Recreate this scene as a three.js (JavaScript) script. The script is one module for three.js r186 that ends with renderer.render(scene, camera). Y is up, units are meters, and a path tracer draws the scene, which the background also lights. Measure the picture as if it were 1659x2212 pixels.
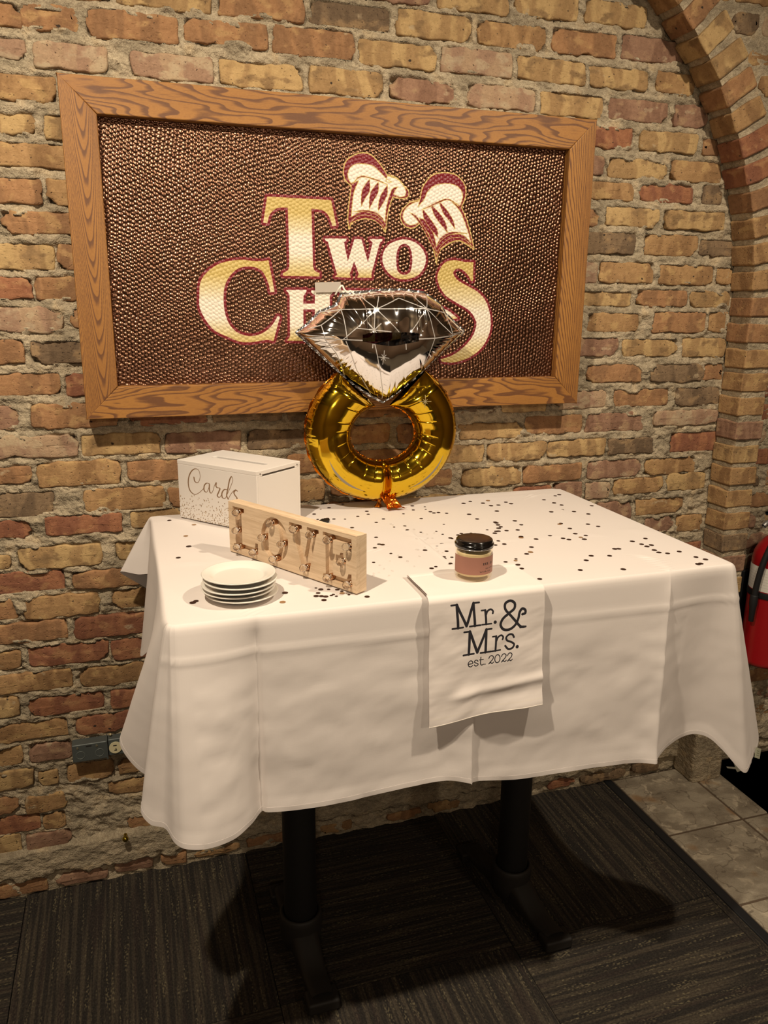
import * as THREE from 'three';
import { ImprovedNoise } from 'three/addons/math/ImprovedNoise.js';
import { RoundedBoxGeometry } from 'three/addons/geometries/RoundedBoxGeometry.js';
import { mergeGeometries, mergeVertices } from 'three/addons/utils/BufferGeometryUtils.js';
import { RectAreaLightUniformsLib } from 'three/addons/lights/RectAreaLightUniformsLib.js';

// ---------------------------------------------------------------- camera, exposure, lights
const scene = new THREE.Scene();
const camera = new THREE.PerspectiveCamera(65.54, 1659 / 2212, 0.05, 40);
camera.position.set(-0.571, 1.591, 2.05);
camera.rotation.set(-0.2598, -0.3135, 0.0092, 'YXZ');
scene.add(camera);
scene.background = new THREE.Color(0x000000);

const renderer = new THREE.WebGLRenderer({ antialias: true });
renderer.toneMapping = THREE.LinearToneMapping;
renderer.toneMappingExposure = 1.12;
renderer.shadowMap.enabled = true;
RectAreaLightUniformsLib.init();

const CEIL = 2.9;
const WARM = [1.0, 0.855, 0.66];
// recessed ceiling lamps: x, z, aim x, aim y, aim z, intensity, half cone, size of the lamp in units of 2 cm
const LAMPS = [
  { x: 0.78, z: 1.42, to: [0.28, 0.9, 0.30], i: 8.4, cone: 0.98, r: 1.6 },
  { x: -1.02, z: 1.42, to: [-0.52, 0.9, 0.30], i: 12.5, cone: 0.9, r: 1.6 },
];
// unseen globe lamps behind the viewer, lighting cloth front and ceiling: x, y, z, intensity
const UNSEEN_GLOBES = [[-1.0, 2.2, 3.6, 2.4], [1.2, 2.2, 3.6, 2.4]];

// ---------------------------------------------------------------- helpers
function rng(seed) {
  let a = seed >>> 0;
  return () => { a = (a + 0x6d2b79f5) >>> 0; let t = Math.imul(a ^ (a >>> 15), 1 | a); t = (t + Math.imul(t ^ (t >>> 7), 61 | t)) ^ t; return ((t ^ (t >>> 14)) >>> 0) / 4294967296; };
}
const IN = new ImprovedNoise();
const nz = (x, y, z = 0) => IN.noise(x + 37.3, y + 11.7, z + 5.1);
const fbm = (x, y, z = 0, o = 4) => { let s = 0, a = 0.5; for (let i = 0; i < o; i++) { s += a * nz(x, y, z + i * 7.7); x *= 2.03; y *= 2.03; a *= 0.5; } return s; };
const clamp = (v, a = 0, b = 1) => Math.min(b, Math.max(a, v));
const sstep = (a, b, v) => { const t = clamp((v - a) / (b - a)); return t * t * (3 - 2 * t); };
const lerp = (a, b, t) => a + (b - a) * t;
const hexRGB = (h) => [parseInt(h.slice(1, 3), 16), parseInt(h.slice(3, 5), 16), parseInt(h.slice(5, 7), 16)];
const mix3 = (a, b, t) => [lerp(a[0], b[0], t), lerp(a[1], b[1], t), lerp(a[2], b[2], t)];

const taken = {};
function numbered(name) { const n = taken[name] = (taken[name] ?? -1) + 1; return n ? name + '_' + String(n).padStart(3, '0') : name; }
function shade(o) { o.castShadow = o.receiveShadow = true; return o; }
function mesh(name, geo, mat, parent) {
  const m = shade(new THREE.Mesh(geo, mat));
  m.name = parent ? name : numbered(name);
  (parent ?? scene).add(m);
  return m;
}
function group(name, x = 0, y = 0, z = 0, turn = 0) {
  const g = new THREE.Group(); g.name = numbered(name); g.position.set(x, y, z); g.rotation.y = turn; scene.add(g); return g;
}
function tag(o, label, category, grp) { o.userData = { ...o.userData, label, category }; if (grp) o.userData.group = grp; return o; }
const structure = (o) => { o.userData.kind = 'structure'; return o; };
function partNames(g) {             // repeats among the children of one thing take numbers
  const seen = {};
  for (const c of g.children) { const n = seen[c.name] = (seen[c.name] ?? -1) + 1; if (n) c.name += '_' + String(n).padStart(3, '0'); if (c.children.length) partNames(c); }
}
const std = (color, roughness = 0.8, more = {}) => new THREE.MeshStandardMaterial({ color, roughness, ...more });
const phys = (color, roughness = 0.8, more = {}) => new THREE.MeshPhysicalMaterial({ color, roughness, ...more });
function dataTex(w, h, fn, srgb = true) {
  const d = new Uint8Array(w * h * 4);
  for (let y = 0; y < h; y++) for (let x = 0; x < w; x++) { const c = fn(x, y), o = (y * w + x) * 4; d[o] = clamp(c[0], 0, 255); d[o + 1] = clamp(c[1], 0, 255); d[o + 2] = clamp(c[2], 0, 255); d[o + 3] = 255; }
  const t = new THREE.DataTexture(d, w, h); t.wrapS = t.wrapT = THREE.RepeatWrapping; t.magFilter = t.minFilter = THREE.LinearFilter;
  if (srgb) t.colorSpace = THREE.SRGBColorSpace; t.needsUpdate = true; return t;
}
function canvasTex(w, h, draw, srgb = true) {
  const c = document.createElement('canvas'); c.width = w; c.height = h; draw(c.getContext('2d'), w, h);
  const t = new THREE.CanvasTexture(c); t.magFilter = t.minFilter = THREE.LinearFilter; if (srgb) t.colorSpace = THREE.SRGBColorSpace; return t;
}
// a grid of (nu+1) x (nv+1) points; fn(u, v) gives [x, y, z, s, t]
function gridGeo(nu, nv, fn, flip = false) {
  const p = [], uv = [], idx = [];
  for (let j = 0; j <= nv; j++) for (let i = 0; i <= nu; i++) { const q = fn(i / nu, j / nv, i, j); p.push(q[0], q[1], q[2]); uv.push(q[3] ?? i / nu, q[4] ?? j / nv); }
  for (let j = 0; j < nv; j++) for (let i = 0; i < nu; i++) {
    const a = j * (nu + 1) + i, b = a + 1, c = a + nu + 1, d = c + 1;
    if (flip) idx.push(a, c, b, b, c, d); else idx.push(a, b, c, b, d, c);
  }
  const g = new THREE.BufferGeometry();
  g.setAttribute('position', new THREE.Float32BufferAttribute(p, 3)); g.setAttribute('uv', new THREE.Float32BufferAttribute(uv, 2)); g.setIndex(idx); g.computeVertexNormals();
  return g;
}
function moved(g, x, y, z, rx = 0, ry = 0, rz = 0) { const m = new THREE.Matrix4().makeRotationFromEuler(new THREE.Euler(rx, ry, rz)); m.setPosition(x, y, z); return g.applyMatrix4(m); }
// texture coordinates in metres, taken from the face that each triangle mostly lies in
function boxUV(g, per = 1, ou = 0, ov = 0) {
  g = g.index ? g.toNonIndexed() : g; const p = g.attributes.position, n = g.attributes.normal, uv = new Float32Array(p.count * 2);
  for (let i = 0; i < p.count; i += 3) {
    let ax = 0, ay = 0, az = 0; for (let k = 0; k < 3; k++) { ax += Math.abs(n.getX(i + k)); ay += Math.abs(n.getY(i + k)); az += Math.abs(n.getZ(i + k)); }
    for (let k = 0; k < 3; k++) { const X = p.getX(i + k), Y = p.getY(i + k), Z = p.getZ(i + k); const [u, v] = az >= ax && az >= ay ? [X, Y] : ax >= ay ? [Z, Y] : [X, Z]; uv[(i + k) * 2] = u / per + ou; uv[(i + k) * 2 + 1] = v / per + ov; }
  }
  g.setAttribute('uv', new THREE.BufferAttribute(uv, 2)); return g;
}
const lathe = (pts, n = 48) => new THREE.LatheGeometry(pts.map(([r, y]) => new THREE.Vector2(r, y)), n);
const tube = (pts, r, n = 48, k = 8, closed = false) => new THREE.TubeGeometry(new THREE.CatmullRomCurve3(pts.map((q) => new THREE.Vector3(...q)), closed), n, r, k, closed);

// ---------------------------------------------------------------- brick, mortar and other surface grain
const TEX = 0.8;           // metres that one brick texture spans
const NB = 1024;
function brickTexture(c0, c1, c2, pits, smear, seed) {
  c0 = hexRGB(c0); c1 = hexRGB(c1); c2 = hexRGB(c2); const pale = [186, 166, 134];
  return dataTex(NB, NB, (px, py) => {
    const x = px / NB * 8, y = py / NB * 8;                       // decimetres
    const warp = nz(x * 1.1, y * 1.6, seed) * 0.35;
    const band = fbm(x * 2.3 + warp * 1.1, y * 0.4, seed + 3, 3);
    const blot = fbm(x * 2.2, y * 3.0, seed + 9, 4), big = nz(x * 5.2, y * 6.5, seed + 41);
    let c = mix3(c0, c1, sstep(-0.10, 0.12, band) * 0.8);
    c = mix3(c, c2, sstep(0.06, 0.3, blot) * 0.85);
    const g = nz(x * 26, y * 26, seed) * 9 + nz(x * 60, y * 60, seed + 2) * 9 + fbm(x * 8, y * 8, seed + 4, 2) * 22;
    c = [c[0] + g, c[1] + g * 0.9, c[2] + g * 0.75];
    const pit = nz(x * 13, y * 15, seed + 21) + 0.35 * nz(x * 31, y * 31, seed + 5);
    const k = sstep(pits + 0.1, pits + 0.2, pit); if (k) c = mix3(c, [56, 40, 28], k * 0.8);
    const hole = sstep(0.70, 0.76, big + 0.12 * nz(x * 22, y * 22, seed)); if (hole) c = mix3(c, [38, 28, 21], hole * 0.85);
    const s = fbm(x * 1.7, y * 2.4, seed + 31, 4); const q = sstep(smear, smear + 0.12, s); if (q) c = mix3(c, pale, q * (0.45 + 0.35 * clamp(0.5 + nz(x * 18, y * 18, seed) * 1.3)));
    const m = (c[0] * 0.35 + c[1] * 0.45 + c[2] * 0.2); return mix3(c, [m, m, m], 0.02).map((q) => q * 0.93);
  });
}
const TONES = {
  y: [['#bb9b69', '#9a7950', '#866a47'], 0.52, 0.33], o: [['#a37851', '#886343', '#b58f60'], 0.56, 0.36], b: [['#a98458', '#8b6843', '#ba9764'], 0.50, 0.33],
  r: [['#9a6646', '#82513a', '#ad7f57'], 0.60, 0.38], m: [['#98745c', '#825f4a', '#ac8c6a'], 0.56, 0.27], d: [['#836b50', '#66523d', '#9b7e5a'], 0.42, 0.30], p: [['#ab8e70', '#987760', '#b29c7f'], 0.54, 0.08],
};
const brickBump = dataTex(NB, NB, (px, py) => {
  const x = px / NB * 8, y = py / NB * 8;
  let h = 150 + fbm(x * 3, y * 4, 1, 4) * 120 + nz(x * 30, y * 30, 3) * 26 + nz(x * 64, y * 64, 5) * 22;
  const pit = nz(x * 13, y * 15, 21 + 40) + 0.35 * nz(x * 31, y * 31, 45); h -= 110 * sstep(0.42, 0.6, pit);
  return [h, h, h];
}, false);
const brickMats = {};
Object.entries(TONES).forEach(([k, [c, pits, smear]], i) => { brickMats[k] = std(0xffffff, 0.93, { map: brickTexture(...c, pits, smear, 10 + i * 50), bumpMap: brickBump, bumpScale: 0.0022 }); brickMats[k].name = 'brick ' + k; });
const mortarTex = dataTex(NB, NB, (px, py) => {
  const x = px / NB * 8, y = py / NB * 8;
  const t = fbm(x * 1.3, y * 1.7, 71, 4), g = nz(x * 34, y * 34, 73) * 20 + nz(x * 70, y * 70, 75) * 22 + fbm(x * 9, y * 12, 77, 3) * 40;
  let c = mix3([166, 151, 126], [141, 128, 106], sstep(-0.2, 0.25, t));
  c = mix3(c, [172, 153, 123], sstep(0.1, 0.4, fbm(x * 2, y * 2, 83, 3)));
  return [c[0] + g, c[1] + g, c[2] + g * 0.9];
});
const mortarBump = dataTex(NB, NB, (px, py) => {
  const x = px / NB * 8, y = py / NB * 8;
  const h = 128 + fbm(x * 5, y * 7, 91, 4) * 150 + nz(x * 34, y * 34, 93) * 32 + nz(x * 70, y * 70, 95) * 30; return [h, h, h];
}, false);
const mortarMat = std(0xffffff, 0.96, { map: mortarTex, bumpMap: mortarBump, bumpScale: 0.007 });

// ---------------------------------------------------------------- the brick wall behind the table
// each course: left, right, bottom, top in millimetres from the floor line's middle, and the tone of the brick
const COURSES = [
  '-21 200 2283 2336 m; 218 412 2284 2338 y; 428 607 2292 2350 y; 629 817 2295 2348 y',
  '-735 -540 2215 2260 o; -529 -327 2214 2262 y; -310 -112 2216 2268 o; -99 98 2218 2268 d; 116 315 2216 2275 y; 328 522 2214 2270 b; 538 729 2217 2274 o; 745 943 2220 2278 m',
  '-804 -727 2145 2190 o; -726 -617 2147 2198 o; -597 -403 2144 2198 o; -389 -199 2153 2203 o; -188 8 2148 2209 o; 20 219 2143 2198 y; 233 427 2146 2202 p; 443 643 2146 2200 y; 656 836 2147 2197 y; 864 991 2148 2202 b',
  '-811 -725 2087 2125 p; -710 -560 2073 2124 p; -509 -329 2072 2123 p; -315 -117 2071 2124 y; -101 80 2071 2128 y; 99 280 2072 2124 m; 306 499 2072 2124 p; 514 702 2068 2122 y; 722 909 2071 2124 m; 929 1040 2069 2124 m',
  '-837 -671 2005 2055 b; 619 802 1999 2052 r; 829 1014 1999 2050 y; 1036 1092 1998 2042 o',
  '-845 -720 1937 1977 y; -702 -601 1931 1980 y; 554 720 1930 1976 m; 734 925 1924 1975 y; 934 1108 1927 1981 b',
  '-871 -633 1870 1919 b; 615 819 1867 1912 b; 844 1020 1868 1917 r; 1049 1120 1869 1921 d',
  '-860 -719 1795 1845 o; -709 -592 1792 1847 b; 578 713 1797 1838 o; 737 909 1799 1848 y; 929 1138 1797 1848 y',
  '-932 -818 1725 1771 o; -810 -617 1730 1777 o; 611 839 1723 1779 d; 871 1055 1723 1782 b; 1061 1174 1727 1771 d',
  '-885 -707 1652 1706 y; -700 -582 1652 1709 o; 559 721 1644 1698 p; 730 909 1646 1702 b; 927 1119 1645 1698 b; 1131 1196 1645 1693 b',
  '-884 -759 1588 1633 r; -753 -598 1585 1636 o; 564 844 1581 1621 y; 861 1037 1582 1627 o; 1049 1193 1580 1625 y',
  '-901 -701 1513 1569 p; -683 -572 1518 1568 o; 705 873 1509 1560 b; 924 1109 1507 1565 o; 1122 1194 1508 1565 b',
  '-909 -791 1442 1495 o; -776 -577 1440 1491 d; 573 809 1440 1491 m; 826 1020 1438 1486 y; 1037 1193 1433 1489 y',
  '-917 -717 1367 1417 o; -706 -583 1363 1414 r; 713 901 1364 1414 o; 932 1118 1361 1411 d; 1124 1195 1364 1412 o',
  '-926 -808 1288 1344 m; -791 -596 1287 1345 o; -577 -381 1287 1343 r; -367 -187 1286 1344 d; -172 0 1285 1341 d; 20 246 1285 1342 o; 267 429 1287 1345 d; 443 584 1286 1341 y; 614 787 1290 1340 p; 812 1004 1289 1340 o; 1032 1190 1287 1340 d',
  '-934 -693 1217 1271 p; -683 -500 1216 1267 y; -487 -298 1211 1264 m; -281 -102 1211 1263 d; -89 109 1214 1267 o; 132 304 1211 1263 o; 314 514 1211 1255 y; 521 710 1218 1272 o; 725 924 1216 1271 m; 960 1192 1226 1271 p',
  '-932 -803 1155 1198 o; -790 -597 1142 1202 b; -581 -395 1145 1195 o; -176 0 1143 1193 o; 20 222 1141 1196 o; 243 397 1146 1196 y; 404 595 1146 1196 y; 599 796 1147 1195 y; 805 962 1145 1192 d; 1028 1198 1141 1200 r',
  '-940 -756 1073 1131 d; -691 -496 1073 1130 b; -487 -279 1069 1122 o; -155 -78 1065 1125 b; -59 145 1072 1126 o; 161 296 1082 1127 o; 330 516 1072 1126 y; 522 718 1074 1124 o; 739 928 1073 1126 m; 940 1130 1073 1123 b',
  '-957 -814 1019 1064 r; -785 -606 1020 1067 r; -584 -425 1023 1068 y; 495 619 1010 1061 r; 627 726 1013 1067 m; 737 823 1009 1060 p; 835 1014 1017 1065 b; 1030 1174 1018 1072 y',
  '-956 -870 944 978 y; -853 -659 936 992 y; -625 -429 939 987 y; 783 908 939 995 m; 924 1098 944 995 b',
  '-962 -751 878 931 r; -734 -539 872 919 o; 965 1070 883 934 m; 1082 1177 877 932 b',
  '-970 -867 810 864 o; -857 -675 804 860 b; -643 -460 809 860 b',
  '-997 -757 744 798 o; -742 -536 737 794 r',
  '-1005 -873 675 726 b; -855 -663 672 727 r; -655 -443 664 721 r',
  '-960 -756 608 659 b; -739 -496 597 652 b',
  '-1010 -889 545 598 y; -866 -685 532 584 r; -666 -475 526 580 r',
  '-1007 -780 471 518 b; -759 -553 463 515 r',
  '-1025 -896 405 457 b; -880 -777 401 454 m',
  '-1022 -874 335 387 y; -864 -817 330 372 y; -794 -674 323 378 b; -663 -574 327 370 b',
  '-1031 -921 263 312 o; -904 -805 251 303 b; -694 -578 264 307 b',
  '-1037 -872 201 251 r; -867 -810 194 244 b',
  '-1044 -925 146 198 y; -913 -801 140 186 m; -653 -585 147 189 o',
];
const bricks = [];
for (const row of COURSES) {
  const list = row.split(';').map((s) => { const q = s.trim().split(' '); return { x0: q[0] / 1000 - 0.002, x1: q[1] / 1000 + 0.002, y0: q[2] / 1000 - 0.0015, y1: q[3] / 1000 + 0.0015, t: q[4] }; });
  bricks.push(...list);
}
{ // bricks that the table, the cloth and the picture's edge hide or cut off
  const r = rng(5), tones = 'yobrmdbo';
  for (let k = 0; k < 36; k++) {
    const y = 0.168 + 0.0719 * k; if (y > 2.62) break;
    let x = -1.2 + (k % 2) * 0.11;
    while (x < 1.18) {
      const w = 0.19 + r() * 0.03, b = { x0: x, x1: Math.min(x + w, 1.188), y0: y - 0.026, y1: y + 0.025, t: tones[Math.floor(r() * 8)], spare: true };
      x += w + 0.014;
      if (b.x0 > -0.62 && b.x1 < 0.6 && y > 1.35 && y < 2.0) continue;
      if (b.x1 - b.x0 < 0.05) continue;
      const seenHere = (y > 1.06 && y < 2.34 && b.x0 > -0.8) || (b.x0 < -0.5 && b.x1 > -0.86 && y < 1.06) || (y < 1.2 && y > 0.9 && b.x1 > 1.0);
      if (seenHere) continue;
      if (bricks.some((q) => !q.spare && q.x0 < b.x1 + 0.008 && q.x1 > b.x0 - 0.008 && q.y0 < b.y1 + 0.005 && q.y1 > b.y0 - 0.005)) continue;
      bricks.push(b);
    }
  }
}
function brickShape(b, seed) {
  const r = rng(seed * 7 + 3), cx = (b.x0 + b.x1) / 2, cy = (b.y0 + b.y1) / 2, hw = (b.x1 - b.x0) / 2, hh = (b.y1 - b.y0) / 2;
  const cr = 0.004 + r() * 0.006, out = [];
  const nl = Math.max(4, Math.round(hw * 2 / 0.016)), ns = 3;
  const chip = [0, 0, 0, 0].map(() => (r() < 0.3 ? 0.004 + r() * 0.008 : r() * 0.002));
  const corner = (sx, sy, a0, k) => { for (let i = 0; i < 3; i++) { const a = a0 + i * Math.PI / 4; out.push([sx * (hw - cr - chip[k]) + Math.cos(a) * cr, sy * (hh - cr - chip[k] * 0.6) + Math.sin(a) * cr]); } };
  const line = (ax, ay, bx, by, n) => { for (let i = 1; i < n; i++) out.push([lerp(ax, bx, i / n), lerp(ay, by, i / n)]); };
  corner(1, 1, 0, 0); line(hw - cr, hh, -hw + cr, hh, nl); corner(-1, 1, Math.PI / 2, 1); line(-hw, hh - cr, -hw, -hh + cr, ns);
  corner(-1, -1, Math.PI, 2); line(-hw + cr, -hh, hw - cr, -hh, nl); corner(1, -1, Math.PI * 1.5, 3); line(hw, -hh + cr, hw, hh - cr, ns);
  const s = seed * 1.37;
  for (const q of out) { const n = nz(q[0] * 42, q[1] * 42, s) * 0.005 + nz(q[0] * 95, q[1] * 95, s + 4) * 0.0034 + Math.min(0, nz(q[0] * 22, q[1] * 22, s + 9) + 0.2) * 0.013; const l = Math.hypot(q[0] / hw, q[1] / hh) || 1; q[0] += n * q[0] / hw / l; q[1] += n * q[1] / hh / l; }
  const N = out.length, dz = -0.001 + (r() - 0.5) * 0.006, tx = (r() - 0.5) * 0.035, ty = (r() - 0.62) * 0.09;
  const ou = r() * 0.7, ov = r() * 0.9, p = [], uv = [], idx = [];
  const put = (x, y, z) => { p.push(x, y, z + dz + tx * x + ty * y); uv.push((x + hw) / TEX + ou, (y + hh + z * 0.7) / TEX + ov); };
  const rings = [[0, -0.03], [0, -0.004], [0.0016, -0.0012], [0.0045, 0], [0.013, 0.0003]];
  for (const [inset, z] of rings) for (const [x, y] of out) { const X = x * (1 - inset / hw), Y = y * (1 - inset / hh); put(X, Y, z + (z > -0.003 ? nz(X * 30, Y * 30, s + 2) * 0.0022 : 0)); }
  for (const [x, y] of out) put(x * 0.82, y * 0.12, 0.0008 + nz(x * 25, y * 25, s + 6) * 0.002);
  put(0, 0, 0.0008);
  const R = rings.length;
  for (let k = 0; k < R; k++) for (let i = 0; i < N; i++) { const j = (i + 1) % N, a = k * N + i, c = k * N + j, d = a + N, e = c + N; idx.push(a, c, d, c, e, d); }
  for (let i = 0; i < N; i++) idx.push(R * N + i, R * N + (i + 1) % N, (R + 1) * N);
  const g = new THREE.BufferGeometry(); g.setAttribute('position', new THREE.Float32BufferAttribute(p, 3)); g.setAttribute('uv', new THREE.Float32BufferAttribute(uv, 2)); g.setIndex(idx); g.computeVertexNormals();
  return { g, cx, cy };
}
const wallBack = structure(group('wall_back'));
{
  const spare = {};
  let singles = 0;
  bricks.forEach((b, i) => {
    const { g, cx, cy } = brickShape(b, i + 1);
    if (b.spare && (b.y0 < 0.1 || singles > 60 || b.y0 > 2.3 || (b.x0 > -0.5 && b.x1 < 1.0 && b.y1 < 1.05))) { (spare[b.t] ??= []).push(moved(g, cx, cy, 0)); return; }
    if (b.spare) singles++;
    const m = mesh('brick', g, brickMats[b.t], wallBack); m.position.set(cx, cy, 0);
  });
  const list = Object.entries(spare);
  if (list.length) { const g = mergeGeometries(list.map(([, a]) => mergeGeometries(a)), true); const m = mesh('hidden_bricks', g, list.map(([k]) => brickMats[k]), wallBack); m.userData.kind = 'stuff'; }
  // the mortar: a rough sheet that fills the joints and here and there laps over the brick edges
  const rows = new Map(); for (const b of bricks) for (let k = Math.floor((b.y0 - 0.02) / 0.06); k <= Math.floor((b.y1 + 0.02) / 0.06); k++) { if (!rows.has(k)) rows.set(k, []); rows.get(k).push(b); }
  const X0 = -1.26, X1 = 1.95, Y0 = -0.01, Y1 = 2.66;
  const NX = Math.round((X1 - X0) / 0.0048), NY = Math.round((Y1 - Y0) / 0.0046);
  const geo = gridGeo(NX, NY, (u, v) => {
    const x = lerp(X0, X1, u), y = lerp(Y0, Y1, v);
    let d = 1, below = 0;
    for (const b of rows.get(Math.floor(y / 0.06)) ?? []) {
      const dx = Math.max(b.x0 - x, x - b.x1), dy = Math.max(b.y0 - y, y - b.y1), e = Math.max(dx, 0) || Math.max(dy, 0) ? Math.hypot(Math.max(dx, 0), Math.max(dy, 0)) : Math.max(dx, dy);
      if (e < d) { d = e; below = b.y0 - y; }
    }
    const rough = fbm(x * 22, y * 30, 3, 4), fine = nz(x * 120, y * 150, 7);
    const lump = Math.abs(nz(x * 26, y * 40, 31)); let z = -0.0022 + rough * 0.017 + fine * 0.0022 - sstep(0.06, 0.0, lump) * 0.0045;
    const smear = sstep(0.10, 0.32, fbm(x * 7, y * 9, 17, 3)) * 0.012;
    if (d > 0) { const gap = sstep(0.0065, 0.0, d) * (below > -0.001 && below < 0.008 ? 0.0065 : 0.002) * sstep(-0.25, 0.15, nz(x * 14, y * 30, 23)); z -= gap; }
    else { const k = sstep(-0.002 - smear, -0.007 - smear, d); z = lerp(z + (smear > 0.004 ? 0.0015 : 0), -0.022, k); }
    // the parged strip along the foot of the wall and the ragged gap below it
    const strip = sstep(0.045, 0.06, y + rough * 0.03) * sstep(0.152, 0.136, y + rough * 0.02); z = lerp(z, 0.010 + rough * 0.008, strip);
    const foot = sstep(0.06, 0.04, y + rough * 0.03); z = lerp(z, -0.006 + rough * 0.02, foot);
    return [x, y, z, x / TEX + 0.3, y / TEX + 0.1];
  });
  mesh('mortar', geo, mortarMat, wallBack);
  const core = new THREE.BoxGeometry(3.3, 2.96, 0.2); mesh('core', moved(core, 0.35, 1.43, -0.14), mortarMat, wallBack);
  // broken bricks that show at the very foot of the wall
  const r = rng(44);
  for (let x = -1.05; x < 1.15;) { const w = 0.07 + r() * 0.13; if (r() < 0.72) { const q = brickShape({ x0: x, x1: x + w, y0: 0.004 + r() * 0.008, y1: 0.036 + r() * 0.014 }, 900 + Math.round(x * 100)); const m = mesh('brick', q.g, brickMats['rdbomd'[Math.floor(r() * 6)]], wallBack); m.position.set(q.cx, q.cy, 0.002); } x += w + 0.02; }
}

// ---------------------------------------------------------------- the arch that frames the wall: piers, voussoirs and the wall over them
// a brick seen on several sides
function solidBrick(w, h, d, seed, rad = 0.006) {
  const g = new THREE.BoxGeometry(w, h, d, 5, 3, 4), p = g.attributes.position, n = g.attributes.normal, v = new THREE.Vector3(), q = new THREE.Vector3();
  for (let i = 0; i < p.count; i++) {
    v.fromBufferAttribute(p, i); // the inner rows of points lie just inside the rounded edges, so the faces stay flat
    const snug = (c, half, inner) => (Math.abs(c) < half * 0.99 && Math.abs(c) > half * inner ? Math.sign(c) * (half - rad * 1.15) : c);
    v.set(snug(v.x, w / 2, 0.5), snug(v.y, h / 2, 0.2), snug(v.z, d / 2, 0.4)); p.setXYZ(i, v.x, v.y, v.z);
    const bump = 1 + nz(v.x * 33, v.y * 33 + v.z * 30, seed) * 0.0;
    q.set(clamp(v.x, -w / 2 + rad, w / 2 - rad), clamp(v.y, -h / 2 + rad, h / 2 - rad), clamp(v.z, -d / 2 + rad, d / 2 - rad));
    const dir = v.clone().sub(q); if (dir.lengthSq() < 1e-12) continue; dir.normalize();
    const k = rad + nz(v.x * 28 + seed, v.y * 28, v.z * 28) * 0.0045 + nz(v.x * 70, v.y * 70 + seed, v.z * 70) * 0.002; v.copy(q).addScaledVector(dir, k * bump);
    p.setXYZ(i, v.x, v.y, v.z); n.setXYZ(i, dir.x, dir.y, dir.z);
  }
  const r = rng(seed + 70); return boxUV(g, TEX, r(), r());
}
const AC = [0.15, 1.552], AR = 1.04, AD = 0.09, PIER = 0.1;     // centre, radius and depth of the arch, width of the pier
const wallFront = structure(group('wall_arch'));
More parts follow.
